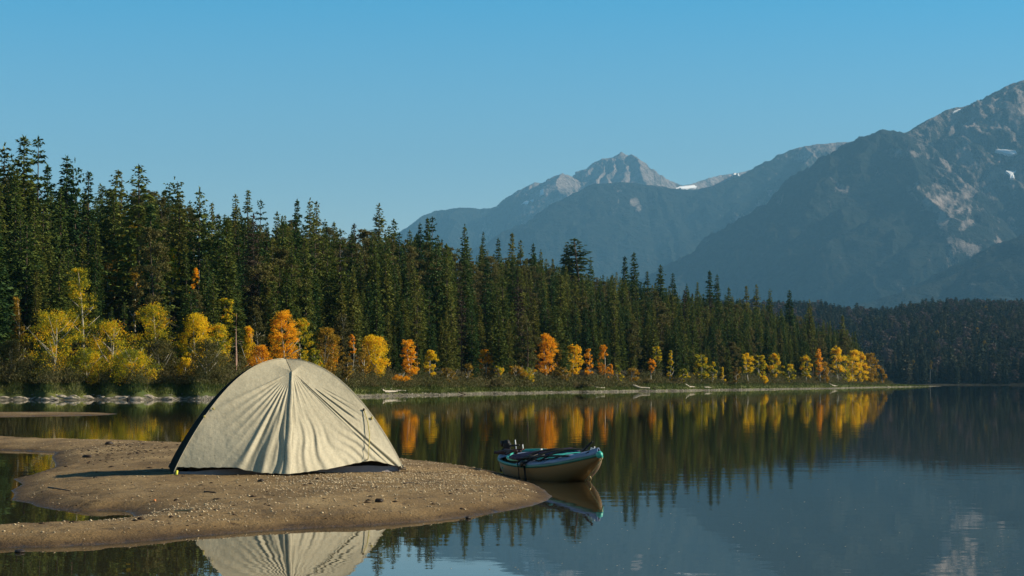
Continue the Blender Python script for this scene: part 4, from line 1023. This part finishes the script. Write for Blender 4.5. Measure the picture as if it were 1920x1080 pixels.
bar_bit(878, 957, (.025, .02, .012), M_BARKBIT, 'bark_piece', 'small dark lump of bark near the right front edge of the bar', 'bark', 4)
bar_bit(37, 1010, (.05, .03, .012), M_BARKBIT, 'bark_piece', 'dark lump of bark at the lower left corner of the bar', 'bark', 5)
bar_bit(163, 858, (.07, .04, .02), M_BARKBIT, 'bark_piece', 'dark piece of bark by the inlet left of the tent', 'bark', 6)
bar_bit(205, 834, (.07, .04, .025), M_BARKBIT, 'bark_piece', 'dark piece of bark on the far edge of the bar', 'bark', 7)
bar_bit(290, 932, (.018, .012, .012), plain('orange_leaf', (.5, .17, .05), .6, .2), 'fallen_leaf', 'small orange fallen leaf on the sand left of the tent front', 'leaf', 8)
def twig(p0, p1, r, mat, label, arch=.001):
    a, b2 = sand_pt(*p0, r), sand_pt(*p1, r); mid = (a + b2) / 2 + Vector((0, 0, arch)); mb = MB(); mb.tube([a - mid, (a - mid) * .5 + Vector((0, 0, arch * .5)), Vector((0, 0, 0)), (b2 - mid) * .6, b2 - mid], [r, r, r * .9, r * .8, r * .4], 6)
    o = mb.build('twig', mat); o.location = mid; tag(o, label, 'twig', 'twigs on the sand bar')
twig((328, 959), (364, 957.5), .007, plain('pale_twig', (.45, .28, .14), .7, .2), 'pale straight twig on the sand below the tent')
twig((90, 915), (132, 922), .006, M_BARKBIT, 'long thin dark twig on the sand at left')
twig((383, 923), (405, 924), .006, M_BARKBIT, 'short dark twig on the sand in front of the left tent corner')
twig((755, 907), (775, 906), .006, M_BARKBIT, 'short dark twig on the gravel right of the tent')

# ------------------------------------------------------------------ tent
def make_fly_mat(name, c0, c1, trans=.12):
    m, nt, N, L, b = new_mat(name)
    tc = N.new('ShaderNodeTexCoord'); n1 = noise_tex(N, L, 2.5, 5, tc.outputs['Object'], .6); n2 = noise_tex(N, L, 38, 4, tc.outputs['Object'], .7)
    r = ramp(N, [(0.3, c0), (0.7, c1)]); L.new(n1.outputs['Fac'], r.inputs['Fac'])
    r2 = ramp(N, [(0.25, (.80, .79, .76)), (0.6, (1.03, 1.03, 1.03))]); L.new(n2.outputs['Fac'], r2.inputs['Fac'])
    mm = N.new('ShaderNodeMixRGB'); mm.blend_type = 'MULTIPLY'; mm.inputs[0].default_value = .8; L.new(r.outputs[0], mm.inputs[1]); L.new(r2.outputs[0], mm.inputs[2])
    L.new(mm.outputs[0], b.inputs['Base Color']); b.inputs['Roughness'].default_value = .6; b.inputs['Specular IOR Level'].default_value = .3
    n3 = noise_tex(N, L, 14, 5, tc.outputs['Object'], .6)
    bp = N.new('ShaderNodeBump'); bp.inputs['Strength'].default_value = .6; bp.inputs['Distance'].default_value = .014; L.new(n3.outputs['Fac'], bp.inputs['Height']); L.new(bp.outputs[0], b.inputs['Normal'])
    tr = N.new('ShaderNodeBsdfTranslucent'); L.new(mm.outputs[0], tr.inputs['Color']); ms = N.new('ShaderNodeMixShader'); ms.inputs[0].default_value = trans
    L.new(b.outputs[0], ms.inputs[1]); L.new(tr.outputs[0], ms.inputs[2]); L.new(ms.outputs[0], N['Material Output'].inputs['Surface'])
    return m
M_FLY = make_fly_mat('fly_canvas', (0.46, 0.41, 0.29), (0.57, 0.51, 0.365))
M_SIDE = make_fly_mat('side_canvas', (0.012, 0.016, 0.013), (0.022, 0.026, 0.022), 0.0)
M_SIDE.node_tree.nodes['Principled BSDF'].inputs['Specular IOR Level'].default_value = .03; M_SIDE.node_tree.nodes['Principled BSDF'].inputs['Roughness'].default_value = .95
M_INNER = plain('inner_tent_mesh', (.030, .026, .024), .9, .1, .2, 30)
M_TUB = plain('groundsheet', (.26, .23, .24), .7, .3, .15, 8)
M_STRAP = plain('yellow_green_webbing', (.62, .60, .06), .6, .3, .1, 30)
M_CORD = plain('yellow_cord', (.50, .42, .13), .7, .2, .1, 40)
M_POLE = plain('dark_pole', (.03, .03, .028), .4, .5, .1, 10)
M_BLACK = plain('black_webbing', (.012, .012, .013), .6, .3, .2, 20)

C0 = at(540, 880, 19.6); C0.z = .105
A = at(537, 673, 19.9); Pk = at(548, 697, 19.64); Vb = at(540, 889, 18.80)
FL = at(324, 892, 18.85); FR = at(757, 880, 19.65)
BL = Vector((2 * A.x - FR.x, 2 * A.y - FR.y, FR.z)); BR = Vector((2 * A.x - FL.x, 2 * A.y - FL.y, FL.z))
BL.x -= .02
def pole(foot, s, apex=None):
    apex = apex or A; PE = 1.92 * (1 - s) ** 2 + 2.86 * s * (1 - s) + 1.2 * s * s
    th = s * math.pi / 2; h = max(0, math.cos(th)) ** (2 / PE); r = math.sin(th) ** (2 / PE)
    return Vector((apex.x + (foot.x - apex.x) * r, apex.y + (foot.y - apex.y) * r, foot.z + (apex.z - foot.z) * h))
def seam(s):
    s0 = .13
    return A.lerp(Pk, s / s0) if s < s0 else Pk.lerp(Vb, (s - s0) / (1 - s0))
def fold(side, x, z):
    """radiating creases of the slack front: displacement towards the viewer in metres"""
    dx = abs(x - Pk.x); dz = Pk.z - z; r = math.hypot(dx, dz)
    if dz < -0.02 or r < 0.02: return 0.0
    phi = math.degrees(math.atan2(dx, max(dz, 1e-4))); d = 0.0
    sm = lambda a, b_, t: max(0, min(1, (t - a) / (b_ - a)))
    def crease(c, w, a, r0=.05, r1=9, tail=.5):
        g = math.exp(-((phi - c) / w) ** 2); return a * g * sm(r0, r0 + .12, r) * (1 - sm(r1 - tail, r1, r))
    nz = mnoise.noise(Vector((x * 3, z * 3, side * 5)))
    if side < 0:
        d += crease(62, 2.2, .016, .03, .95, .35)
        for c, w, a, r1 in ((57, 1.5, -.010, .75), (53, 1.6, .012, .85), (49, 1.3, -.012, .7), (45, 1.5, .014, .85), (41, 1.2, -.014, .75), (37.5, 1.3, .013, .9), (34, 1.1, -.013, .65), (31, 1.2, .014, .7), (28, 1.2, -.016, .8), (24.5, 1.5, .018, .8), (21, 1.4, -.016, .9), (17.5, 1.4, .016, .9), (14, 1.5, -.014, 1.0), (10, 1.4, .016, 1.0), (6.5, 1.3, -.010, 1.2)):
            d += crease(c + nz * 1.5, w, a * .5, .13, r1 * 1.05, .4)
        low = sm(.35, .75, r)
        d += low * (1 - sm(22, 34, phi)) * (.017 * math.sin(phi * .50 + 1.6 + nz * 2.4) + .006 * math.sin(phi * 1.1 + nz * 4))
        d += .010 * nz * sm(.4, .8, r)
    else:
        d += crease(47.9, .5, -.020, .03, 3) + crease(46.7, .4, .008, .05, 3) + crease(49.0, .6, .006, .12, 3)
        d += crease(53, .7, -.012, .25, .85, .2) + crease(54.6, .7, .009, .25, .85, .2) + crease(57.5, .7, -.009, .35, .9, .3) + crease(61, .8, -.007, .3, .8, .3)
        for c, w, a, r1 in ((43.5, .7, -.005, .8), (41, .7, .004, .5), (38, .8, -.007, .55), (34, 1.0, .006, .45), (31, .8, -.006, .5), (27, 1.1, .009, .55), (22, 1.0, -.008, .42), (18.5, 1.4, .010, .6), (14, 1.1, -.012, .5), (9.5, 1.4, .012, .75), (5.5, 1.1, -.012, .9)):
            d += crease(c + nz * 1.2, w, a * .5, .05, r1, .35)
        low = sm(.38, .75, r)
        d += low * (1 - sm(26, 36, phi)) * (.010 * math.sin(phi * .55 + nz * 3) + .005 * math.sin(phi * 1.3 + 2 + nz * 5))
        lowr = sm(.6, .95, r) * sm(30, 40, phi)
        d += lowr * .007 * math.sin(x * 60 + z * 75 + nz * 4) * (1 - sm(46, 47, phi))
        d += .008 * nz * sm(.4, .8, r)
    return d
hemL = [(0, 0), (.03, .0), (.12, .010), (.25, .022), (.35, .045), (.45, .085), (.6, .100), (.8, .110), (1, .135)]
hemR = [(0, 0), (.08, .008), (.2, .020), (.35, .045), (.5, .082), (.62, .115), (.7, .130), (.78, .128), (.88, .105), (.95, .075), (1, .050)]
tent = empty('tent', C0)
def tl(v): return Vector(v) - C0
def front(side):
    NU, NS = 190, 210; foot = FL if side < 0 else FR; hem = hemL if side < 0 else hemR; P = np.zeros((NS + 1, NU + 1, 3))
    for j in range(NU + 1):
        u = j / NU; lift = float(np.interp(u, [h[0] for h in hem], [h[1] for h in hem])) + .010 * mnoise.noise(Vector((u * 17, side * 3, 0))) * min(1, u * 8)
        smax = 1 - lift * .92
        for i in range(NS + 1):
            s = smax * i / NS; a = seam(s); b_ = pole(foot, s); p = a.lerp(b_, u)
            bul = math.sin(math.pi * u) * math.sin(math.pi * min(1, s * 1.02))
            p.y += .025 * bul          # cloth hangs slightly inwards
            edge = min(1, (1 - u) * 14) * min(1, u * 10 + .15)
            p.y -= fold(side, p.x, p.z) * edge
            P[i, j] = tl(p)
    return P
mb = MB(); PLf = front(-1); PRf = front(1)
mb.grid(PLf); mb.grid(PRf, flip=True)
o = mb.build('front_panel', M_FLY, tent); sol = o.modifiers.new('thickness', 'SOLIDIFY'); sol.thickness = .002; sol.offset = -1
# back half of the fly and right side
def panel(f0, f1, NU=40, NS=60, sag=.04, smax=.93):
    P = np.zeros((NS + 1, NU + 1, 3)); c = (f0 + f1) / 2; nrm = Vector((c.x - A.x, c.y - A.y, 0)).normalized()
    for j in range(NU + 1):
        u = j / NU
        for i in range(NS + 1):
            s = smax * i / NS; p = pole(f0, s).lerp(pole(f1, s), u)
            p -= nrm * sag * math.sin(math.pi * u) * math.sin(math.pi * s) ; p += nrm * .004 * math.sin(u * 40 + s * 9) * s
            P[i, j] = tl(p)
    return P
mb = MB(); mb.grid(panel(FR, BR), flip=False); mb.build('right_panel', M_FLY, tent)['label'] = 'sunlit beige side panel'
mb = MB(); mb.grid(panel(BR, BL)); mb.build('back_panel', M_FLY, tent)
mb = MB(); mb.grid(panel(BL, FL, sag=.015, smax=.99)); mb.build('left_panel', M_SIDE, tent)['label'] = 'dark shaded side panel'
# seams, zip flap
mb = MB()
rows = []
for i in range(61):
    s = .13 + .87 * i / 60 * .997; p = seam(s); w = .008 + .024 * (i / 60) + .006 * mnoise.noise(Vector((s * 9, 0, 0)))
    wob = .006 * math.sin(s * 23) * s; dy = -.007 - .008 * s
    rows.append([tuple(tl(p + Vector((-w * 1.1 + wob - .006 * s, dy * .2, 0)))), tuple(tl(p + Vector((-w * .98 + wob, dy * 1.4, 0)))), tuple(tl(p + Vector((wob, dy * 1.2, 0)))), tuple(tl(p + Vector((w * .75 + wob, dy * .7, 0)))), tuple(tl(p + Vector((w + wob, 0.004, 0))))])
mb.grid(np.array(rows)); o = mb.build('zip_flap', M_FLY, tent)
mb = MB(); mb.tube([tl(pole(FL, s) + Vector((0, -.006, .004))) for s in np.linspace(.02, .93, 40)], .004, 6); mb.tube([tl(pole(FR, s) + Vector((0, -.004, .004))) for s in np.linspace(.02, .94, 40)], .002, 6)
mb.tube([tl(seam(s) + Vector((0, -.004, .004))) for s in np.linspace(0, .13, 8)], .0025, 6); mb.build('seam', M_FLY, tent)
for f0, f1 in ((FL, BR), (FR, BL)):
    mb = MB(); A2 = A - Vector((0, 0, .02))
    pts_ = [pole(f0, s, A2) for s in np.linspace(1, 0, 30)] + [pole(f1, s, A2) for s in np.linspace(.03, 1, 30)]
    pts_ = [A2 + (p - A2) * .94 + Vector((0, 0, -.012)) if p.z > .16 else p for p in pts_]; mb.tube([tl(p) for p in pts_], .007, 6); mb.build('pole', M_POLE, tent)
# inner tent and groundsheet seen under the hem
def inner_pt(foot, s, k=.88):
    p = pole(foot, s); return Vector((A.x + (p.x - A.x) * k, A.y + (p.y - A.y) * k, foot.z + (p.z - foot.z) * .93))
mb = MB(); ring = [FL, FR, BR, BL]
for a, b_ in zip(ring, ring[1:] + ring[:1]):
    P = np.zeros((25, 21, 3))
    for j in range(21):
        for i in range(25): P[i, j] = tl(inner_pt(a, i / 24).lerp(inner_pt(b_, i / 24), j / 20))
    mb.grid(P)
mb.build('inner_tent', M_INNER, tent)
mb = MB(); c4 = [Vector((A.x + (f.x - A.x) * .97, A.y + (f.y - A.y) * .97, f.z)) for f in ring]; P = []
for a, b_ in zip(c4, c4[1:] + c4[:1]):
    for j in range(14):
        p = a.lerp(b_, j / 14); q = Vector((A.x + (p.x - A.x) * .99, A.y + (p.y - A.y) * .99, p.z + .045 + .025 * mnoise.noise(Vector((p.x * 4, p.y * 4, 0))))); p.z = bar_h(p.x, p.y) + .002
        P.append((tuple(tl(p)), tuple(tl(q))))
P = np.array(P).transpose(1, 0, 2); mb.grid(P, wrap=True); mb.build('groundsheet', M_TUB, tent)
# webbing, guy lines, toggles
mb = MB(); mb.tube([tl(pole(FL, .91) + Vector((.03, -.05, 0))), tl(FL + Vector((.045, -.07, .005)))], [.012, .013], 6); mb.tube([tl(FL + Vector((.06, -.03, .004))), tl(FL + Vector((-.03, -.02, .010)))], .006, 5)
mb.build('corner_strap', M_STRAP, tent)['label'] = 'yellow green webbing strap at the left corner'
mb = MB(); mb.tube([tl(pole(FR, .95) + Vector((0, -.02, 0))), tl(FR + Vector((.02, -.03, .01))), tl(FR + Vector((-.05, -.06, .005)))], [.012, .014, .008], 6)
mb.tube([tl(pole(FR, .93) + Vector((-.02, -.02, 0))), tl(FR + Vector((-.03, -.03, .01)))], [.009, .012], 6); mb.build('corner_strap', M_DRIFTD, tent)['label'] = 'dark webbing bunched at the right corner'
def front_depth(px, py, off=.03):
    # nearest point of the right front panel along that line of sight
    best = None
    for P in (PRf, PLf):
        W = P + np.array(C0); sx_ = 960 + W[..., 0] / W[..., 1] * FPX; a = np.arctan2(W[..., 2] - HC, W[..., 1]) - PITCH; sy_ = 540 - FPX * np.tan(a)
        d = (sx_ - px) ** 2 + (sy_ - py) ** 2; k = np.unravel_index(np.argmin(d), d.shape)
        if best is None or d[k] < best[0]: best = (d[k], W[k][1])
    return at(px, py, best[1] - off)
mb = MB(); gl = [front_depth(682, 768, .01), front_depth(687, 782, .02), front_depth(690, 793, .03), front_depth(693, 815, .04), front_depth(692, 838, .05), front_depth(690, 860, .05)]
gl.append(sand_pt(688, 879, .008)); gl.append(sand_pt(682, 882, .004)); mb.tube([tl(p) for p in gl], .0045, 5); mb.build('guy_line', M_CORD, tent)
for (px, py) in ((682, 768), (697, 784)):
    mb = MB(); mb.blob(tl(front_depth(px, py, .012)), (.013, .01, .018), px, .2, 1); mb.build('toggle', M_CORD if px > 690 else M_DRIFTD, tent)
for (px, py) in ((383, 781), (400, 766)):
    mb = MB(); p = front_depth(px, py, .02); mb.blob(tl(p), (.013, .01, .013), px, .2, 1); mb.build('toggle', M_CORD, tent)
tag(tent, 'beige dome tent with a creased front standing on the sand bar', 'tent')

# ------------------------------------------------------------------ boat
ROLL = 7.0
bow = at(1131, 850, 19.2); stern = at(952, 857, 21.6)
bc = Vector(((bow.x + stern.x) / 2, (bow.y + stern.y) / 2, 0)); ub = Vector((bow.x - stern.x, bow.y - stern.y, 0)); Lb = ub.length / 2; ub.normalize(); vb = Vector((-abs(ub.y), -ub.x, 0))
boat = empty('rowing_boat', bc); boat.rotation_euler = (0, 0, math.atan2(ub.y, ub.x))
# local frame: +x to the bow, -y to the near (left) side once rotated
sgn = -1 if (Matrix.Rotation(boat.rotation_euler.z, 3, 'Z') @ Vector((0, -1, 0))).dot(vb) > 0 else 1
boat.rotation_euler = (R(ROLL), 0, boat.rotation_euler.z)
BW = .33
def beam(l): return BW * max(0, 1 - abs(l) ** (2.1 if l > 0 else 2.5)) ** (.95 if l > 0 else .72)
def sheer(l): return .175 + (.115 * l * l if l > 0 else .035 * l * l)
def keel(l):
    c, p = (.36, 1.0) if l > 0 else (.60, 1.5)
    e = max(0, (abs(l) - c) / (1 - c)); return -.07 + (sheer(l) + .045) * e ** p
def hullrow(l, inset=0.0, na=12, top=1.0):
    r = []
    for k in range(-na, na + 1):
        a = abs(k) / na * math.pi / 2; w = beam(l) * (math.sin(a) ** .8) - inset; zk = keel(l) + inset * .8; z = zk + (sheer(l) * top - zk) * (1 - math.cos(a) ** .85)
        r.append((l * Lb * (1 - inset * .6), math.copysign(max(w, 0.0), k), z))
    return r
ls = [math.sin(x * math.pi / 2) for x in np.linspace(-1, 1, 61)]
M_HULL = plain('hull_painted_reflection', (.30, .20, .10), .45, .4, .3, 5)
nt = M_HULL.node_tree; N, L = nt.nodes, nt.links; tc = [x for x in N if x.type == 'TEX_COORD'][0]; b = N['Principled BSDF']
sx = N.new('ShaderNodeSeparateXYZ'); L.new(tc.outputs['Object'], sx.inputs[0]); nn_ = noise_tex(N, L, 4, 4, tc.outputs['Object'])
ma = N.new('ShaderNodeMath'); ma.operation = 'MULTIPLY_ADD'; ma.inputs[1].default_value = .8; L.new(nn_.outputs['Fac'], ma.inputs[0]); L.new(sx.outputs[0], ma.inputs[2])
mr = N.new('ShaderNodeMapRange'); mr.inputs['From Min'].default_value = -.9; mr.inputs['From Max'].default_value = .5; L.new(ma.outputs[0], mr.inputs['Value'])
rr_ = ramp(N, [(0, (.46, .45, .43)), (.45, (.33, .25, .16)), (1, (.24, .15, .065))]); L.new(mr.outputs[0], rr_.inputs['Fac']); L.new(rr_.outputs[0], b.inputs['Base Color'])  # brown sandy-water reflection painted in, darker to the bow, pale grey at stern
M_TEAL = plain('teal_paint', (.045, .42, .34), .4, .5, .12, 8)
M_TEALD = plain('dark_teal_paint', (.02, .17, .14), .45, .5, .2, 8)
M_DECK = plain('blue_grey_cover', (.20, .27, .42), .6, .3, .2, 7)
M_PURP = plain('dark_purple_fabric', (.045, .035, .085), .6, .4, .3, 9)
M_WHITE = plain('white_plastic', (.82, .82, .80), .4, .5, .05, 9)
M_BROWNIN = plain('boat_interior', (.24, .20, .16), .7, .2, .2, 8)
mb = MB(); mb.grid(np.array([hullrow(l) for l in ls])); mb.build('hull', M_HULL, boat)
mb = MB(); mb.grid(np.array([hullrow(l, .022) for l in ls[4:-4]])); mb.build('inner_hull', M_BROWNIN, boat)
for side in (-1, 1):
    mb = MB(); rows = []
    for l in ls:
        w, z = beam(l), sheer(l); x = l * Lb
        prof = [(-.016, .008), (-.010, .018), (.004, .020), (.012, .010), (.012, -.020), (.004, -.030), (-.006, -.020)]
        rows.append([(x, side * (w + a), z + b_) for a, b_ in prof])
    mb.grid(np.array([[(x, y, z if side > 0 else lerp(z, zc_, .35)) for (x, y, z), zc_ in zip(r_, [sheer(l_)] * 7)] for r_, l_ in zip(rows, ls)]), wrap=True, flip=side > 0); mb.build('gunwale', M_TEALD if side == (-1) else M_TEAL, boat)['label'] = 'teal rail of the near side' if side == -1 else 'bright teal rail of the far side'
mb = MB(); rows = []          # raised coaming round the open stern well
for q in np.linspace(0, 1, 41):
    a = q * 2 * math.pi; cx_, cy_ = -.42 + .30 * math.cos(a), math.sin(a) * .80; rows.append((cx_ * Lb, cy_ * beam(cx_), sheer(cx_) + .035 + .02 * (cy_ > 0)))
mb.tube(rows, .017, 6, False); mb.build('coaming', M_TEAL, boat)
mb = MB(); mb.blob((Lb * .99, 0, sheer(1) - .005), (.050, .032, .036), 1, .05, 3); mb.build('bow_cap', M_TEAL, boat)
mb = MB(); mb.blob((-Lb * .985, 0, sheer(-1) - .01), (.05, .045, .042), 2, .05, 3); mb.build('stern_cap', M_TEALD, boat)
# covered foredeck
def deck(l0, l1, h, mat, name, n=24, frac=1.0, zo=.0, seed=0):
    mb = MB(); rows = []
    for i in range(n + 1):
        l = lerp(l0, l1, i / n); r = []
        for k in range(-8, 9):
            q = k / 8; wr = .010 * mnoise.noise(Vector((l * 6, q * 2.5, seed)))
            r.append((l * Lb, q * (beam(l) * frac), sheer(l) + .012 + zo + h * (1 - q * q) ** .6 * min(1, (i + .5) / 3) + wr))
        rows.append(r)
    mb.grid(np.array(rows)); o = mb.build(name, mat, boat); m_ = o.modifiers.new('thickness', 'SOLIDIFY'); m_.thickness = .008; return o
deck(.34, .985, .045, M_DECK, 'bow_cover', seed=1); deck(-.12, .36, .030, M_DECK, 'mid_cover', seed=2); deck(.14, .50, .020, M_TEAL, 'teal_cover', frac=.74, zo=.042, seed=3)
deck(-.97, -.62, .02, M_DECK, 'stern_cover', seed=4)
# seat / white jug
mb = MB(); mb.box((-Lb * .48, 0, .12), (.16, BW * 1.7, .02)); mb.build('seat', M_TEALD, boat, False, .004)
# long dark bundles across the middle
for k, (l0, w0, l1, w1, r, z) in enumerate([(-.36, -.27, .06, .24, .024, .235), (-.27, -.29, .14, .24, .024, .235), (-.18, -.30, .20, .22, .022, .235), (-.05, -.29, .75, -.10, .010, .245)]):
    mb = MB(); a = Vector((l0 * Lb, w0, z)); b_ = Vector((l1 * Lb, w1, z + .03)); d = b_ - a
    mb.tube([a, a + d * .04, a + d * .5 + Vector((0, 0, .012)), a + d * .96, b_], [r * .5, r, r * 1.05, r, r * .5], 8); mb.build('gear_bundle' if k < 3 else 'paddle_shaft', M_PURP if k < 3 else M_BLACK, boat)
for k, l in enumerate((-.02, .16, .38)):
    mb = MB(); pts_ = [(l * Lb + .05 * q, q * beam(l) * .98, sheer(l) + .045 + .075 * (1 - q * q)) for q in np.linspace(-1, 1, 13)]; mb.tube(pts_, .010, 5); mb.build('lashing_strap', M_BLACK, boat)
mb = MB(); pts_ = [(l * Lb, -beam(l) * .80, sheer(l) + .045 + .02 * math.sin(l * 14)) for l in np.linspace(.05, .9, 24)]; mb.tube(pts_, .007, 5); mb.build('deck_line', M_BLACK, boat)
mb = MB()
for l, zb in ((-.02, -.03), (.10, -.05), (.12, -.04)):
    x = l * Lb; bw = beam(l); mb.tube([(x + .03, -bw * .4, sheer(l) + .09), (x, -bw * .8, sheer(l) + .06), (x, -bw - .022, sheer(l) + .03), (x + .01, -bw - .025, .05), (x + .004, -bw - .012, zb)], .0075, 5)
mb.build('hanging_strap', M_BLACK, boat)
mb = MB(); mb.blob((.045 * Lb, -beam(.05) * .98, sheer(.05) + .02), (.075, .035, .035), 8, .5, 2); mb.blob((.03 * Lb, -beam(.05) * .7, sheer(.05) + .07), (.09, .06, .03), 9, .5, 2); mb.build('strap_bundle', M_BLACK, boat)
# cleat and antenna near the bow
mb = MB(); lc = .74; zc = sheer(lc) + .05; mb.tube([(lc * Lb - .10, -.02, zc - .01), (lc * Lb, .0, zc + .05), (lc * Lb + .12, .03, zc + .115)], [.014, .014, .009], 8); mb.build('bow_cleat', M_BLACK, boat)
mb = MB(); mb.tube([(lc * Lb + .02, .03, zc), (lc * Lb + .05, .04, zc + .05), (lc * Lb + .09, .05, zc + .035), (lc * Lb + .11, .05, zc + .06)], .007, 6); mb.build('bow_fitting', M_WHITE, boat)
# outboard motor at the stern
mot = empty('outboard_motor', (0, 0, 0)); mot.parent = boat
mb = MB(); mb.blob((-Lb * .90, -.02, sheer(-1) + .10), (.055, .042, .060), 11, .25, 3); mb.box((-Lb * .93, -.05, sheer(-1) + .12), (.05, .04, .06)); mb.build('cowl', M_BLACK, mot)
mb = MB(); mb.tube([(-Lb * .93, -.05, sheer(-1) + .06), (-Lb * .86, -.12, .10), (-Lb * .80, -.17, .06)], [.016, .02, .015], 7); mb.build('motor_leg', M_BLACK, mot)
mb = MB(); mb.tube([(-Lb * .88, .0, sheer(-1) + .09), (-Lb * .72, .03, sheer(-1) + .10)], .010, 6); mb.build('tiller', M_BLACK, mot)
mb = MB(); mb.tube([(-Lb * .84, .05, sheer(-1) + .05), (-Lb * .84, .05, sheer(-1) + .15)], .006, 6); mb.tube([(-Lb * .74, .08, sheer(-1) + .03), (-Lb * .74, .08, sheer(-1) + .10)], .006, 6); mb.build('stern_fitting', M_WHITE, boat)
mb = MB()
rr = random.Random(9)
for k in range(7): mb.tube([(-Lb * rr.uniform(.55, .9), rr.uniform(-.15, .0), sheer(-.8) + rr.uniform(.03, .09)), (-Lb * rr.uniform(.45, .9), rr.uniform(-.2, .1), sheer(-.8) + rr.uniform(.03, .09))], rr.uniform(.008, .018), 6)
mb.build('stern_gear', plain('dark_red_gear', (.05, .018, .016), .6, .3, .5, 14), boat)
tag(boat, 'small teal trimmed boat with tarp covered gear floating beside the tip of the sand bar', 'boat')
mb = MB(); mb.blob((0, 0, .06), (.038, .034, .065), 3, .1, 2); mb.tube([(0, 0, .10), (0, 0, .135)], [.016, .012], 8); jug = mb.build('white_jug', M_WHITE)
jug.location = bc + Matrix.Rotation(boat.rotation_euler.z, 3, 'Z') @ Vector((-Lb * .40, .08, .150)); tag(jug, 'white plastic jug standing on the seat inside the boat', 'jug')
# bow rope
Rm = Matrix.Rotation(boat.rotation_euler.z, 3, 'Z')
c_ = bc + Rm @ Vector((Lb * 1.0, -.01, sheer(1) - .04))
mb = MB(); knot = at(1106, 892, 19.45); w1 = ground_at(1095, 903, 0); w2 = ground_at(1106, 904, -.01)
mb.tube([Vector(p) - c_ for p in (c_, c_.lerp(knot, .5) + Vector((0, 0, -.004)), knot, knot.lerp(w1, .5) + Vector((0, 0, -.006)), w1 + Vector((0, 0, -.02)))], .006, 6)
mb.tube([Vector(p) - c_ for p in (knot, knot + Vector((.012, 0, -.03)), w2)], .006, 6)
o = mb.build('mooring_rope', plain('straw_rope', (.60, .45, .22), .8, .2, .2, 40)); o.location = c_; tag(o, 'straw coloured rope looping from the bow tip into the water', 'rope')

# ------------------------------------------------------------------ flecks floating on the lake
n = 170; pu = rng.uniform(700, 1920, n); pv = 880 + 195 * rng.random(n) ** .8
Pf = np.array([to_ground(a, b2) for a, b2 in zip(pu, pv)]); s_ = signed(Pf[:, 0][None], Pf[:, 1][None], poly)[0]; Pf = Pf[s_ < -.05]
pebbles('floating_flecks', np.stack([Pf[:, 0], Pf[:, 1], np.full(len(Pf), .001)], 1), rng.uniform(.002, .006, len(Pf)), plain('pale_flecks', (.35, .35, .30), .6, .3), 'tiny pale flecks drifting on the still water', .25)

# ------------------------------------------------------------------ haze over the whole valley
HZ = (2050.0, -3.0)
V = [(x, y, z) for x in (-23900, 23900) for y in (-390, 17600) for z in (HZ[1], HZ[0])]
F_ = [(0, 1, 3, 2), (4, 6, 7, 5), (0, 4, 5, 1), (2, 3, 7, 6), (0, 2, 6, 4), (1, 5, 7, 3)]
hm = bpy.data.materials.new('valley_haze'); hm.use_nodes = True; nt = hm.node_tree; nt.nodes.clear()
pv_ = nt.nodes.new('ShaderNodeVolumePrincipled'); ou = nt.nodes.new('ShaderNodeOutputMaterial'); nt.links.new(pv_.outputs[0], ou.inputs['Volume'])
pv_.inputs['Color'].default_value = (0.23, 0.57, 0.89, 1); pv_.inputs['Density'].default_value = 5.8e-5; pv_.inputs['Anisotropy'].default_value = 0.0
me = bpy.data.meshes.new('haze'); me.from_pydata(V, [], F_); me.update()
tag(link('haze', me, hm), 'thin blue haze filling the valley', 'haze', kind='stuff')
